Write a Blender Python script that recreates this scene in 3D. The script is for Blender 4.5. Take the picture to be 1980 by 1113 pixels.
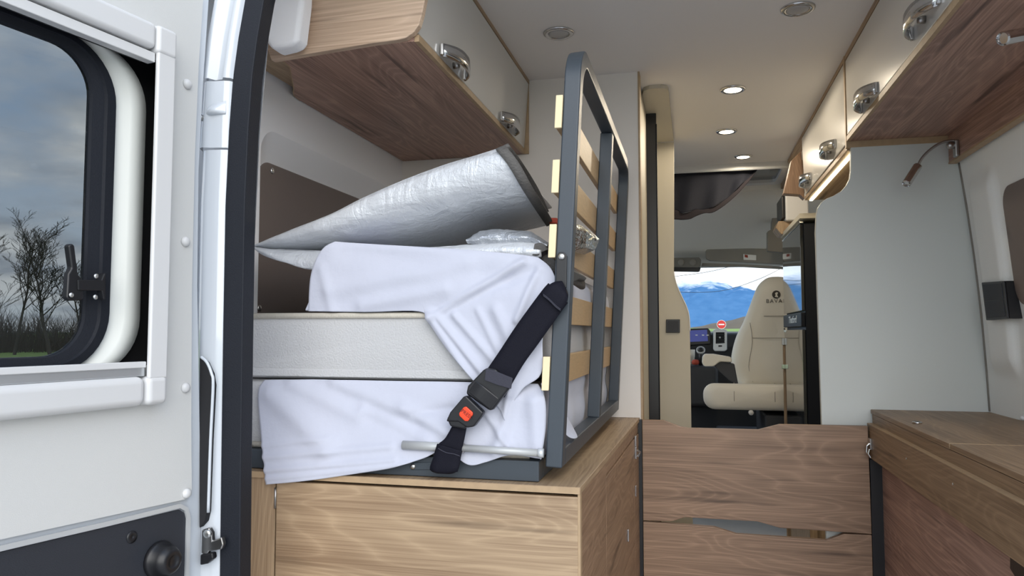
import bpy, bmesh, math, random
from mathutils import Vector, Matrix, noise

for o in list(bpy.data.objects):
    bpy.data.objects.remove(o)
SC = bpy.context.scene
COL = SC.collection
R = math.radians

# ------------------------------------------------------------------ camera
cam_d = bpy.data.cameras.new('camera')
cam_d.sensor_width = 36.0
cam_d.lens = 26.0
cam_d.clip_start = 0.02
cam_d.clip_end = 30000
cam = bpy.data.objects.new('camera', cam_d)
cam.location = (0, 0, 1.0)
cam.rotation_euler = (R(93.42), 0, R(13.76))
COL.objects.link(cam)
SC.camera = cam

# ------------------------------------------------------------------ light
SC.view_settings.view_transform = 'Standard'
SC.view_settings.look = 'None'
SC.view_settings.gamma = 1
SC.view_settings.use_curve_mapping = False
SC.view_settings.exposure = 0.78
SC.cycles.max_bounces = 12
SC.cycles.diffuse_bounces = 8
SC.cycles.transparent_max_bounces = 12
SC.cycles.use_denoising = True

world = bpy.data.worlds.new('overcast_sky')
SC.world = world
world.use_nodes = True
wn = world.node_tree.nodes
wl = world.node_tree.links
wn.clear()
w_out = wn.new('ShaderNodeOutputWorld')
w_bg = wn.new('ShaderNodeBackground')
w_bg.inputs['Strength'].default_value = 1.25
w_tc = wn.new('ShaderNodeTexCoord')
w_sep = wn.new('ShaderNodeSeparateXYZ')
wl.new(w_tc.outputs['Generated'], w_sep.inputs[0])
w_grad = wn.new('ShaderNodeValToRGB')
e = w_grad.color_ramp.elements
e[0].position = 0.0; e[0].color = (0.86, 0.92, 0.97, 1)
e[1].position = 0.75; e[1].color = (0.22, 0.36, 0.62, 1)
m = w_grad.color_ramp.elements.new(0.25); m.color = (0.48, 0.62, 0.82, 1)
wl.new(w_sep.outputs['Z'], w_grad.inputs[0])
# cloud sheet: direction projected on a flat layer
w_add = wn.new('ShaderNodeMath'); w_add.operation = 'MAXIMUM'; w_add.inputs[1].default_value = 0.0
wl.new(w_sep.outputs['Z'], w_add.inputs[0])
w_ad2 = wn.new('ShaderNodeMath'); w_ad2.operation = 'ADD'; w_ad2.inputs[1].default_value = 0.22
wl.new(w_add.outputs[0], w_ad2.inputs[0])
w_div = wn.new('ShaderNodeVectorMath'); w_div.operation = 'DIVIDE'
w_cmb = wn.new('ShaderNodeCombineXYZ')
for i in range(3):
    wl.new(w_ad2.outputs[0], w_cmb.inputs[i])
wl.new(w_tc.outputs['Generated'], w_div.inputs[0])
wl.new(w_cmb.outputs[0], w_div.inputs[1])
w_noi = wn.new('ShaderNodeTexNoise')
w_noi.inputs['Scale'].default_value = 1.6
w_noi.inputs['Detail'].default_value = 9
w_noi.inputs['Roughness'].default_value = 0.55
wl.new(w_div.outputs[0], w_noi.inputs['Vector'])
w_cov = wn.new('ShaderNodeValToRGB')
e = w_cov.color_ramp.elements
e[0].position = 0.40; e[0].color = (0, 0, 0, 1)
e[1].position = 0.56; e[1].color = (1, 1, 1, 1)
wl.new(w_noi.outputs['Fac'], w_cov.inputs[0])
w_no2 = wn.new('ShaderNodeTexNoise')
w_no2.inputs['Scale'].default_value = 3.1
w_no2.inputs['Detail'].default_value = 6
wl.new(w_div.outputs[0], w_no2.inputs['Vector'])
w_shade = wn.new('ShaderNodeValToRGB')
e = w_shade.color_ramp.elements
e[0].position = 0.35; e[0].color = (0.42, 0.47, 0.55, 1)
e[1].position = 0.62; e[1].color = (1.0, 1.0, 1.0, 1)
wl.new(w_no2.outputs['Fac'], w_shade.inputs[0])
w_mix = wn.new('ShaderNodeMix'); w_mix.data_type = 'RGBA'
wl.new(w_cov.outputs['Color'], w_mix.inputs[0])
wl.new(w_grad.outputs['Color'], w_mix.inputs[6])
wl.new(w_shade.outputs['Color'], w_mix.inputs[7])
wl.new(w_mix.outputs[2], w_bg.inputs['Color'])
wl.new(w_bg.outputs[0], w_out.inputs['Surface'])

sun_d = bpy.data.lights.new('veiled_sun', 'SUN')
sun_d.energy = 1.45
sun_d.angle = R(60)
sun_d.color = (1.0, 0.97, 0.92)
sun = bpy.data.objects.new('veiled_sun', sun_d)
sun.rotation_euler = (R(68), 0, R(22))
COL.objects.link(sun)

# ------------------------------------------------------------------ materials
def new_mat(name):
    m = bpy.data.materials.new(name)
    m.use_nodes = True
    return m, m.node_tree.nodes, m.node_tree.links, m.node_tree.nodes['Principled BSDF']

def mat(name, col, rough=0.5, metal=0.0, bump=0.0, bscale=200.0, var=0.0, vscale=6.0, coat=0.0, spec=0.5, stretch=None, sheen=0.0):
    m, n, l, b = new_mat(name)
    b.inputs['Base Color'].default_value = (*col, 1)
    b.inputs['Roughness'].default_value = rough
    b.inputs['Metallic'].default_value = metal
    b.inputs['Coat Weight'].default_value = coat
    b.inputs['Specular IOR Level'].default_value = spec
    b.inputs['Sheen Weight'].default_value = sheen
    tc = n.new('ShaderNodeTexCoord')
    mp = n.new('ShaderNodeMapping')
    if stretch:
        mp.inputs['Scale'].default_value = stretch
    l.new(tc.outputs['Object'], mp.inputs['Vector'])
    if var:
        t = n.new('ShaderNodeTexNoise'); t.inputs['Scale'].default_value = vscale; t.inputs['Detail'].default_value = 4
        l.new(mp.outputs[0], t.inputs['Vector'])
        mx = n.new('ShaderNodeMix'); mx.data_type = 'RGBA'
        mx.inputs[6].default_value = (*[c * (1 - var) for c in col], 1)
        mx.inputs[7].default_value = (*[min(1, c * (1 + var)) for c in col], 1)
        l.new(t.outputs['Fac'], mx.inputs[0])
        l.new(mx.outputs[2], b.inputs['Base Color'])
    if bump:
        t = n.new('ShaderNodeTexNoise'); t.inputs['Scale'].default_value = bscale; t.inputs['Detail'].default_value = 3
        l.new(mp.outputs[0], t.inputs['Vector'])
        bp = n.new('ShaderNodeBump'); bp.inputs['Strength'].default_value = bump; bp.inputs['Distance'].default_value = 0.002
        l.new(t.outputs['Fac'], bp.inputs['Height'])
        l.new(bp.outputs[0], b.inputs['Normal'])
    return m

def wood(name, axis, light=(0.42, 0.30, 0.185), dark=(0.235, 0.152, 0.088), seed=0.0, rough=0.45, fig=1.0):
    """oak laminate, grain running along the given axis (0 x, 1 y, 2 z)"""
    m, n, l, b = new_mat(name)
    b.inputs['Roughness'].default_value = rough
    tc = n.new('ShaderNodeTexCoord')
    def mapped(along, across):
        mp = n.new('ShaderNodeMapping')
        s = [across] * 3; s[axis] = along
        mp.inputs['Scale'].default_value = s
        mp.inputs['Location'].default_value = (seed, seed * 1.7, seed * 0.6)
        l.new(tc.outputs['Object'], mp.inputs['Vector'])
        return mp
    # cathedral figure: contour lines of a stretched noise
    t1 = n.new('ShaderNodeTexNoise'); t1.inputs['Scale'].default_value = 1.0; t1.inputs['Detail'].default_value = 1.5
    t1.inputs['Distortion'].default_value = 0.4
    l.new(mapped(1.3, 9.0).outputs[0], t1.inputs['Vector'])
    mu = n.new('ShaderNodeMath'); mu.operation = 'MULTIPLY'; mu.inputs[1].default_value = 48.0
    l.new(t1.outputs['Fac'], mu.inputs[0])
    pp = n.new('ShaderNodeMath'); pp.operation = 'PINGPONG'; pp.inputs[1].default_value = 1.0
    l.new(mu.outputs[0], pp.inputs[0])
    pw = n.new('ShaderNodeMath'); pw.operation = 'POWER'; pw.inputs[1].default_value = 3.0
    l.new(pp.outputs[0], pw.inputs[0]); pp = pw
    # pores and streaks
    t2 = n.new('ShaderNodeTexNoise'); t2.inputs['Scale'].default_value = 1.0; t2.inputs['Detail'].default_value = 5
    l.new(mapped(3.0, 330.0).outputs[0], t2.inputs['Vector'])
    t3 = n.new('ShaderNodeTexNoise'); t3.inputs['Scale'].default_value = 1.0; t3.inputs['Detail'].default_value = 4
    l.new(mapped(1.1, 30.0).outputs[0], t3.inputs['Vector'])
    def mad(a, k, c):
        x = n.new('ShaderNodeMath'); x.operation = 'MULTIPLY_ADD'; x.inputs[1].default_value = k
        l.new(a, x.inputs[0])
        if isinstance(c, float): x.inputs[2].default_value = c
        else: l.new(c, x.inputs[2])
        return x.outputs[0]
    v = mad(pp.outputs[0], 0.17 * fig, 0.05)
    v = mad(t2.outputs['Fac'], 0.80, v)
    v = mad(t3.outputs['Fac'], 0.62, v)
    cr = n.new('ShaderNodeValToRGB')
    e = cr.color_ramp.elements
    e[0].position = 0.56; e[0].color = (*dark, 1)
    e[1].position = 1.05; e[1].color = (*light, 1)
    l.new(v, cr.inputs[0])
    # sparse knots / dark flecks
    t4 = n.new('ShaderNodeTexNoise'); t4.inputs['Scale'].default_value = 1.0; t4.inputs['Detail'].default_value = 2
    l.new(mapped(2.6, 42.0).outputs[0], t4.inputs['Vector'])
    r4 = n.new('ShaderNodeValToRGB')
    r4.color_ramp.elements[0].position = 0.63; r4.color_ramp.elements[0].color = (0, 0, 0, 1)
    r4.color_ramp.elements[1].position = 0.76; r4.color_ramp.elements[1].color = (1, 1, 1, 1)
    l.new(t4.outputs['Fac'], r4.inputs[0])
    mx = n.new('ShaderNodeMix'); mx.data_type = 'RGBA'
    l.new(r4.outputs['Color'], mx.inputs[0]); l.new(cr.outputs[0], mx.inputs[6])
    mx.inputs[7].default_value = (*[c * 0.60 for c in dark], 1)
    l.new(mx.outputs[2], b.inputs['Base Color'])
    bp = n.new('ShaderNodeBump'); bp.inputs['Strength'].default_value = 0.15; bp.inputs['Distance'].default_value = 0.001
    l.new(t2.outputs['Fac'], bp.inputs['Height']); l.new(bp.outputs[0], b.inputs['Normal'])
    return m

def emit(name, col, strength):
    m, n, l, b = new_mat(name)
    b.inputs['Base Color'].default_value = (*col, 1)
    b.inputs['Emission Color'].default_value = (*col, 1)
    b.inputs['Emission Strength'].default_value = strength
    return m

def tinted_glass(name, tint, refl_rough=0.02):
    m = bpy.data.materials.new(name); m.use_nodes = True
    n, l = m.node_tree.nodes, m.node_tree.links
    n.clear()
    out = n.new('ShaderNodeOutputMaterial')
    tr = n.new('ShaderNodeBsdfTransparent'); tr.inputs[0].default_value = (*tint, 1)
    gl = n.new('ShaderNodeBsdfGlossy'); gl.inputs['Roughness'].default_value = refl_rough
    lw = n.new('ShaderNodeLayerWeight'); lw.inputs['Blend'].default_value = 0.5
    pw = n.new('ShaderNodeMath'); pw.operation = 'POWER'; pw.inputs[1].default_value = 5.0
    l.new(lw.outputs['Facing'], pw.inputs[0])
    fr = n.new('ShaderNodeMath'); fr.operation = 'MULTIPLY_ADD'; fr.inputs[1].default_value = 0.90; fr.inputs[2].default_value = 0.04
    l.new(pw.outputs[0], fr.inputs[0])
    mx = n.new('ShaderNodeMixShader')
    l.new(fr.outputs[0], mx.inputs[0]); l.new(tr.outputs[0], mx.inputs[1]); l.new(gl.outputs[0], mx.inputs[2])
    l.new(mx.outputs[0], out.inputs[0])
    return m

M = {}
M['abs'] = mat('white_plastic', (0.63, 0.63, 0.615), 0.45, bump=0.15, bscale=900)
M['trim_white'] = mat('smooth_white_plastic', (0.65, 0.65, 0.65), 0.35)
M['paint'] = mat('white_car_paint', (0.57, 0.605, 0.65), 0.18, coat=0.6)
M['cream_skin'] = mat('cream_moulding', (0.66, 0.67, 0.63), 0.3)
M['rubber'] = mat('black_rubber', (0.011, 0.013, 0.019), 0.6, bump=0.2, bscale=500, spec=0.3)
M['black_panel'] = mat('black_door_board', (0.022, 0.025, 0.033), 0.6, bump=0.25, bscale=700)
M['black'] = mat('black_plastic', (0.009, 0.009, 0.011), 0.38)
M['alu'] = mat('anodised_aluminium', (0.62, 0.64, 0.66), 0.38, metal=0.8)
M['chrome'] = mat('chrome', (0.62, 0.62, 0.62), 0.14, metal=1.0)
M['satin'] = mat('satin_nickel', (0.42, 0.41, 0.40), 0.28, metal=1.0)
M['tube_grey'] = mat('pale_grey_tube', (0.46, 0.47, 0.47), 0.4, metal=0.2)
M['screw'] = mat('zinc_screw', (0.7, 0.7, 0.68), 0.3, metal=1.0)
M['steel'] = mat('slate_powder_coat', (0.040, 0.051, 0.064), 0.42, bump=0.1, bscale=1200)
M['lining'] = mat('grey_white_lining', (0.90, 0.90, 0.915), 0.85, bump=0.3, bscale=900)
M['lining_right'] = mat('grey_lining', (0.86, 0.89, 0.88), 0.85, bump=0.3, bscale=900)
M['ceil'] = mat('warm_grey_lining', (0.80, 0.77, 0.74), 0.85, bump=0.3, bscale=700)
M['bulk'] = mat('bulkhead_board', (0.76, 0.71, 0.66), 0.6, bump=0.12, bscale=700)
M['lightpanel'] = mat('pale_grey_board', (0.57, 0.595, 0.575), 0.5, bump=0.1, bscale=800)
M['beige'] = mat('beige_board', (0.47, 0.435, 0.36), 0.5)
M['gloss'] = mat('gloss_cream_front', (0.60, 0.585, 0.555), 0.22, coat=0.3)
M['brown'] = mat('brown_board', (0.17, 0.138, 0.125), 0.6, bump=0.2, bscale=500)
M['wood_x'] = wood('oak_grain_along_x', 0, seed=1.3)
M['wood_y'] = wood('oak_grain_along_y', 1, seed=4.1)
M['wood_z'] = wood('oak_grain_along_z', 2, seed=2.2)
M['wood_gate_shaded'] = wood('oak_gate_shaded', 0, light=(0.33, 0.21, 0.137), dark=(0.165, 0.099, 0.061), seed=7.7, fig=1.2)  # same oak, with the dimness deep in the aisle put into the colour
M['wood_right_shaded'] = wood('oak_counter_shaded', 1, light=(0.32, 0.21, 0.122), dark=(0.16, 0.098, 0.053), seed=5.6)  # same oak, darkened in colour for the weaker light on the right
M['wood_end_lit'] = wood('oak_end_panel_lit', 0, light=(0.66, 0.49, 0.36), dark=(0.42, 0.295, 0.205), seed=6.1)  # same oak, its colour lightened for the sky falling on the panel
M['wood_front_shaded'] = wood('oak_front_end_shaded', 2, light=(0.30, 0.19, 0.12), dark=(0.16, 0.095, 0.06), seed=8.8)  # same oak, darkened in colour because this face is unlit
M['wood_side_shaded'] = wood('oak_side_shaded', 1, light=(0.33, 0.21, 0.13), dark=(0.18, 0.108, 0.064), seed=3.3, fig=1.3)  # same oak, colour carries the shade of the aisle-facing side
M['wood_under'] = wood('oak_underside_grain', 1, light=(0.46, 0.285, 0.215), dark=(0.20, 0.11, 0.085), seed=9.4)
M['oak_edge'] = mat('oak_edge_band', (0.40, 0.28, 0.165), 0.5, var=0.2, vscale=60)
M['birch'] = mat('birch_slat', (0.50, 0.335, 0.175), 0.45, var=0.18, vscale=30, stretch=(10, 1, 10))
M['birch_end'] = mat('pale_slat_end', (0.80, 0.66, 0.42), 0.6)
M['mattress'] = mat('cream_knit', (0.49, 0.49, 0.495), 0.9, bump=0.7, bscale=330, sheen=0.1)
M['piping'] = mat('cream_ribbed_tape', (0.56, 0.52, 0.445), 0.9, bump=0.6, bscale=260, stretch=(3, 3, 0.2))
M['sheet'] = mat('white_cotton', (0.49, 0.505, 0.585), 0.95, bump=0.45, bscale=70, sheen=0.1)
M['belt'] = mat('black_webbing', (0.006, 0.006, 0.012), 0.75, bump=0.3, bscale=900, spec=0.2)
M['belt_tag'] = mat('charcoal_tape', (0.035, 0.035, 0.05), 0.8, bump=0.4, bscale=700)
M['red'] = mat('orange_red_plastic', (0.85, 0.06, 0.015), 0.35)
M['red_dark'] = mat('dark_red_print', (0.10, 0.004, 0.002), 0.5)
M['cordred'] = mat('dull_red_fabric', (0.42, 0.06, 0.03), 0.7)
M['binding'] = mat('grey_binding_tape', (0.11, 0.105, 0.10), 0.9, bump=0.9, bscale=260, var=0.35, vscale=150, stretch=(1, 1, 3))
M['fridge'] = mat('black_gloss', (0.008, 0.010, 0.013), 0.05, coat=0.6)
M['fridge_side'] = mat('fridge_frame', (0.006, 0.008, 0.013), 0.5, spec=0.15)
M['screen'] = emit('display_glow', (0.02, 0.025, 0.09), 1.2)
M['leather'] = mat('cream_leather', (0.74, 0.705, 0.62), 0.5, bump=0.15, bscale=260)
M['dark_leather'] = mat('dark_base_plastic', (0.03, 0.033, 0.04), 0.55)
M['dash'] = mat('dash_plastic', (0.03, 0.032, 0.036), 0.6)
M['silver'] = mat('silver_trim', (0.60, 0.62, 0.63), 0.35, metal=0.3)
M['headliner'] = mat('cab_headliner', (0.86, 0.83, 0.76), 0.85)
M['visor'] = mat('visor_vinyl', (0.31, 0.285, 0.25), 0.7)
M['greyfab'] = mat('grey_pillar_trim', (0.24, 0.225, 0.20), 0.8)
M['navy'] = mat('navy_net_cloth', (0.005, 0.0065, 0.014), 0.85, bump=0.4, bscale=300)
M['navy_hem'] = mat('plum_hem', (0.016, 0.012, 0.016), 0.9)
M['floor'] = mat('grey_vinyl', (0.45, 0.45, 0.44), 0.5, var=0.15, vscale=12)
M['dark'] = mat('dark_cavity', (0.012, 0.012, 0.014), 0.8)
M['logo'] = mat('embroidery', (0.05, 0.045, 0.04), 0.8)
M['lamp_on'] = emit('warm_lamp', (1.0, 0.86, 0.62), 9.0)
M['led'] = emit('led_strip', (1.0, 0.90, 0.62), 5.0)
M['lens_off'] = mat('frosted_lens', (0.42, 0.41, 0.40), 0.3)
M['gravel'] = mat('gravel_ground', (0.44, 0.43, 0.41), 0.95, var=0.25, vscale=4)
M['grass'] = mat('meadow', (0.24, 0.36, 0.08), 0.95, var=0.35, vscale=0.25)
M['field'] = mat('far_field', (0.17, 0.27, 0.06), 0.95, var=0.3, vscale=0.02)
M['hill'] = mat('winter_wood_hill', (0.15, 0.12, 0.085), 1.0, var=0.3, vscale=0.02)
M['bark'] = mat('bare_bark', (0.05, 0.045, 0.04), 0.9)
M['scrub'] = mat('winter_scrub', (0.055, 0.048, 0.04), 1.0)
M['sign_red'] = mat('sign_red', (0.62, 0.02, 0.02), 0.5)
M['sign_white'] = mat('sign_white', (0.82, 0.82, 0.82), 0.5)
M['cable'] = mat('overhead_cable', (0.03, 0.03, 0.035), 0.7)
M['glass_dark'] = tinted_glass('smoked_acrylic', (0.42, 0.44, 0.45))
M['glass_clear'] = tinted_glass('windscreen_glass', (0.95, 0.965, 0.965))
M['glass_hatch'] = mat('dark_hatch_pane', (0.10, 0.105, 0.115), 0.12)

# silver insulating mat: foil with dense small creases
def make_foil(name, col, rough, metal, strength):
    m, n, l, b = new_mat(name)
    b.inputs['Base Color'].default_value = (*col, 1)
    b.inputs['Roughness'].default_value = rough
    b.inputs['Metallic'].default_value = metal
    tc = n.new('ShaderNodeTexCoord')
    hs = []
    for sc, det in (((26, 26, 7), 3), ((9, 9, 34), 3), ((150, 150, 150), 2)):
        mp = n.new('ShaderNodeMapping'); mp.inputs['Scale'].default_value = sc
        mp.inputs['Rotation'].default_value = (0, R(18), 0)
        l.new(tc.outputs['Object'], mp.inputs['Vector'])
        t = n.new('ShaderNodeTexNoise'); t.inputs['Scale'].default_value = 1.0; t.inputs['Detail'].default_value = det
        t.inputs['Distortion'].default_value = 0.6
        l.new(mp.outputs[0], t.inputs['Vector'])
        rr = n.new('ShaderNodeMath'); rr.operation = 'SUBTRACT'; rr.inputs[1].default_value = 0.5
        l.new(t.outputs['Fac'], rr.inputs[0])
        ab = n.new('ShaderNodeMath'); ab.operation = 'ABSOLUTE'
        l.new(rr.outputs[0], ab.inputs[0]); hs.append(ab.outputs[0])
    a1 = n.new('ShaderNodeMath'); l.new(hs[0], a1.inputs[0]); l.new(hs[1], a1.inputs[1])
    a2 = n.new('ShaderNodeMath'); a2.operation = 'MULTIPLY_ADD'; a2.inputs[1].default_value = 0.25
    l.new(hs[2], a2.inputs[0]); l.new(a1.outputs[0], a2.inputs[2])
    bp = n.new('ShaderNodeBump'); bp.inputs['Strength'].default_value = strength; bp.inputs['Distance'].default_value = 0.012
    l.new(a2.outputs[0], bp.inputs['Height']); l.new(bp.outputs[0], b.inputs['Normal'])
    return m
M['foil'] = make_foil('silver_laminate', (0.61, 0.63, 0.66), 0.40, 0.25, 0.5)
M['foil_grey'] = make_foil('grey_laminate', (0.36, 0.38, 0.41), 0.35, 0.4, 0.6)
M['foil_shiny'] = make_foil('shiny_foil', (0.66, 0.67, 0.66), 0.14, 1.0, 0.9)

# mountains: blue haze of distance with snow by height
def mountain_mat():
    m, n, l, b = new_mat('blue_mountain_with_snow')
    b.inputs['Roughness'].default_value = 1.0
    b.inputs['Specular IOR Level'].default_value = 0.0
    tc = n.new('ShaderNodeTexCoord'); sp = n.new('ShaderNodeSeparateXYZ')
    l.new(tc.outputs['Object'], sp.inputs[0])
    t = n.new('ShaderNodeTexNoise'); t.inputs['Scale'].default_value = 0.012; t.inputs['Detail'].default_value = 8
    l.new(tc.outputs['Object'], t.inputs['Vector'])
    ma = n.new('ShaderNodeMath'); ma.operation = 'MULTIPLY_ADD'; ma.inputs[1].default_value = 260.0
    l.new(t.outputs['Fac'], ma.inputs[0]); l.new(sp.outputs['Z'], ma.inputs[2])
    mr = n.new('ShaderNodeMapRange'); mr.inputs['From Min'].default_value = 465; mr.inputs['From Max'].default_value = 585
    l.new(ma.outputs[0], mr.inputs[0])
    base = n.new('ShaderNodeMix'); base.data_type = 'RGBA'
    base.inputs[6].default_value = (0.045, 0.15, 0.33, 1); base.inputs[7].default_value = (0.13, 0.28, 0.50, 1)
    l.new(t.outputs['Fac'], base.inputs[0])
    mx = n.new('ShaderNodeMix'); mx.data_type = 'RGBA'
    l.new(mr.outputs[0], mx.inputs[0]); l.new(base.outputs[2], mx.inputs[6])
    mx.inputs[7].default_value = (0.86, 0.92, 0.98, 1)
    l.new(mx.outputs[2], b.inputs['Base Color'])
    return m
M['mountain'] = mountain_mat()

# ------------------------------------------------------------------ mesh helpers
def empty(name, loc=(0, 0, 0), rotz=0.0):
    o = bpy.data.objects.new(name, None)
    o.empty_display_size = 0.05
    o.location = loc
    o.rotation_euler = (0, 0, rotz)
    COL.objects.link(o)
    return o

LOCAL = set()
def tag(o, label=None, cat=None, group=None, kind=None):
    if label: o['label'] = label
    if cat: o['category'] = cat
    if group: o['group'] = group
    if kind: o['kind'] = kind
    return o

def thing(name, label, cat, loc=(0, 0, 0), group=None, kind=None, rotz=0.0):
    o = tag(empty(name, loc, rotz), label, cat, group, kind)
    if rotz: LOCAL.add(o)
    return o

class MB:
    def __init__(s):
        s.v = []; s.f = []
    def add(s, vs, fs):
        k = len(s.v)
        s.v += [tuple(v) for v in vs]
        s.f += [[i + k for i in f] for f in fs]
        return s
    def box(s, x0, x1, y0, y1, z0, z1):
        vs = [(x, y, z) for x in (x0, x1) for y in (y0, y1) for z in (z0, z1)]
        return s.add(vs, [(0, 1, 3, 2), (4, 6, 7, 5), (0, 4, 5, 1), (2, 3, 7, 6), (0, 2, 6, 4), (1, 5, 7, 3)])
    def prism(s, pts, vec):
        """closed polygon (3d points) pushed along vec"""
        n = len(pts); v = Vector(vec)
        a = [Vector(p) for p in pts]
        vs = a + [p + v for p in a]
        fs = [list(range(n))[::-1], [n + i for i in range(n)]]
        fs += [[i, (i + 1) % n, n + (i + 1) % n, n + i] for i in range(n)]
        return s.add(vs, fs)
    def tube(s, path, r, n=12, cap=True):
        path = [Vector(p) for p in path]
        rs = r if isinstance(r, (list, tuple)) else [r] * len(path)
        vs = []; up = None
        for i, p in enumerate(path):
            d = (path[min(i + 1, len(path) - 1)] - path[max(i - 1, 0)]).normalized()
            if up is None:
                up = d.orthogonal().normalized()
            up = (up - d * up.dot(d)).normalized()
            sd = d.cross(up)
            for k in range(n):
                a = 2 * math.pi * k / n
                vs.append(p + (up * math.cos(a) + sd * math.sin(a)) * rs[i])
        fs = []
        for i in range(len(path) - 1):
            for k in range(n):
                fs.append([i * n + k, i * n + (k + 1) % n, (i + 1) * n + (k + 1) % n, (i + 1) * n + k])
        if cap:
            fs.append(list(range(n))[::-1]); fs.append([(len(path) - 1) * n + k for k in range(n)])
        return s.add(vs, fs)
    def sweep(s, path, prof, side, cap=True, closed_prof=True):
        """profile (list of (a,b)) swept on path; a along 'side' vectors, b along side x tangent"""
        path = [Vector(p) for p in path]; n = len(prof); vs = []
        for i, p in enumerate(path):
            d = (path[min(i + 1, len(path) - 1)] - path[max(i - 1, 0)]).normalized()
            sv = Vector(side[i] if isinstance(side, list) else side)
            sv = (sv - d * sv.dot(d)).normalized()
            bv = sv.cross(d).normalized()
            for a, b_ in prof:
                vs.append(p + sv * a + bv * b_)
        fs = []
        m = n if closed_prof else n - 1
        for i in range(len(path) - 1):
            for k in range(m):
                fs.append([i * n + k, i * n + (k + 1) % n, (i + 1) * n + (k + 1) % n, (i + 1) * n + k])
        if cap and closed_prof:
            fs.append(list(range(n))[::-1]); fs.append([(len(path) - 1) * n + k for k in range(n)])
        return s.add(vs, fs)
    def lathe(s, prof, c, axis, n=24):
        """prof: (radius, height) along axis from c"""
        ax = Vector(axis).normalized(); u = ax.orthogonal().normalized(); w = ax.cross(u); c = Vector(c)
        vs = []
        for r, h in prof:
            for k in range(n):
                a = 2 * math.pi * k / n
                vs.append(c + ax * h + (u * math.cos(a) + w * math.sin(a)) * max(r, 1e-5))
        fs = []
        for i in range(len(prof) - 1):
            for k in range(n):
                fs.append([i * n + k, i * n + (k + 1) % n, (i + 1) * n + (k + 1) % n, (i + 1) * n + k])
        fs.append(list(range(n))[::-1]); fs.append([(len(prof) - 1) * n + k for k in range(n)])
        return s.add(vs, fs)
    def grid(s, rows, closed=False):
        nr, nc = len(rows), len(rows[0])
        vs = [p for r_ in rows for p in r_]
        fs = [[i * nc + j, i * nc + j + 1, (i + 1) * nc + j + 1, (i + 1) * nc + j] for i in range(nr - 1) for j in range(nc - 1)]
        if closed:
            fs += [[i * nc + nc - 1, i * nc, (i + 1) * nc, (i + 1) * nc + nc - 1] for i in range(nr - 1)]
        return s.add(vs, fs)
    def build(s, name, material, parent=None, bevel=0.0, seg=2, smooth=False, thick=0.0, sub=0):
        me = bpy.data.meshes.new(name)
        me.from_pydata(s.v, [], s.f)
        bm = bmesh.new(); bm.from_mesh(me)
        bmesh.ops.remove_doubles(bm, verts=bm.verts, dist=1e-6)
        bmesh.ops.recalc_face_normals(bm, faces=bm.faces)
        bm.to_mesh(me); bm.free()
        me.materials.append(M[material] if isinstance(material, str) else material)
        if smooth:
            for p in me.polygons: p.use_smooth = True
        o = bpy.data.objects.new(name, me)
        COL.objects.link(o)
        if parent is not None:
            o.parent = parent
            q = parent; off = Vector((0, 0, 0))
            while q is not None and q not in LOCAL:
                off -= q.location; q = q.parent
            o.location = off
        if thick:
            md = o.modifiers.new('solid', 'SOLIDIFY'); md.thickness = thick; md.offset = 0
        if bevel:
            md = o.modifiers.new('bevel', 'BEVEL'); md.width = bevel; md.segments = seg; md.limit_method = 'ANGLE'; md.angle_limit = R(35)
            md.harden_normals = False
            if not smooth and seg > 2:
                for p in me.polygons: p.use_smooth = True
                md.harden_normals = True
        if sub:
            md = o.modifiers.new('sub', 'SUBSURF'); md.levels = sub; md.render_levels = sub
        return o

def struct(o, label=None):
    o['kind'] = 'structure'
    return o

def box(name, material, b, parent=None, bevel=0.0, seg=2):
    return MB().box(*b).build(name, material, parent, bevel, seg)

def resample(pts, n):
    pts = [Vector(p) for p in pts]
    L = [0.0]
    for a, b in zip(pts, pts[1:]): L.append(L[-1] + (b - a).length)
    out = []; j = 0
    for i in range(n):
        t = L[-1] * i / (n - 1)
        while j < len(pts) - 2 and L[j + 1] < t: j += 1
        d = L[j + 1] - L[j]
        out.append(pts[j].lerp(pts[j + 1], (t - L[j]) / d if d > 1e-9 else 0))
    return out

def smooth_line(pts, n=8):
    """Catmull-Rom through the points"""
    P = [Vector(p) for p in pts]; P = [P[0]] + P + [P[-1]]; out = []
    for i in range(1, len(P) - 2):
        for k in range(n):
            t = k / n
            a, b, c, d = P[i - 1], P[i], P[i + 1], P[i + 2]
            out.append(0.5 * ((2 * b) + (c - a) * t + (2 * a - 5 * b + 4 * c - d) * t * t + (3 * b - a - 3 * c + d) * t ** 3))
    out.append(P[-2]); return out

def coons(top, bottom, left, right, nu, nv):
    T, B, L_, R_ = resample(top, nu), resample(bottom, nu), resample(left, nv), resample(right, nv)
    rows = []
    for j in range(nv):
        v = j / (nv - 1); row = []
        for i in range(nu):
            u = i / (nu - 1)
            p = T[i] * (1 - v) + B[i] * v + L_[j] * (1 - u) + R_[j] * u
            p -= T[0] * (1 - u) * (1 - v) + T[-1] * u * (1 - v) + B[0] * (1 - u) * v + B[-1] * u * v
            row.append(p)
        rows.append(row)
    return rows

def fold_rows(rows, folds, direction=(0, -1, 0), jitter=0.0, jscale=25.0):
    d = Vector(direction)
    for row in rows:
        for i, p in enumerate(row):
            h = 0.0
            for x0, z0, x1, z1, w, a in folds:
                ax, az = x1 - x0, z1 - z0
                t = ((p.x - x0) * ax + (p.z - z0) * az) / (ax * ax + az * az)
                tc = min(1, max(0, t))
                q = math.hypot(p.x - x0 - ax * tc, p.z - z0 - az * tc)
                h += a * math.exp(-(q / w) ** 2)
            if jitter:
                h += jitter * noise.noise(Vector((p.x * jscale, p.y * jscale, p.z * jscale)))
            row[i] = p + d * h
    return rows

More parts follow.
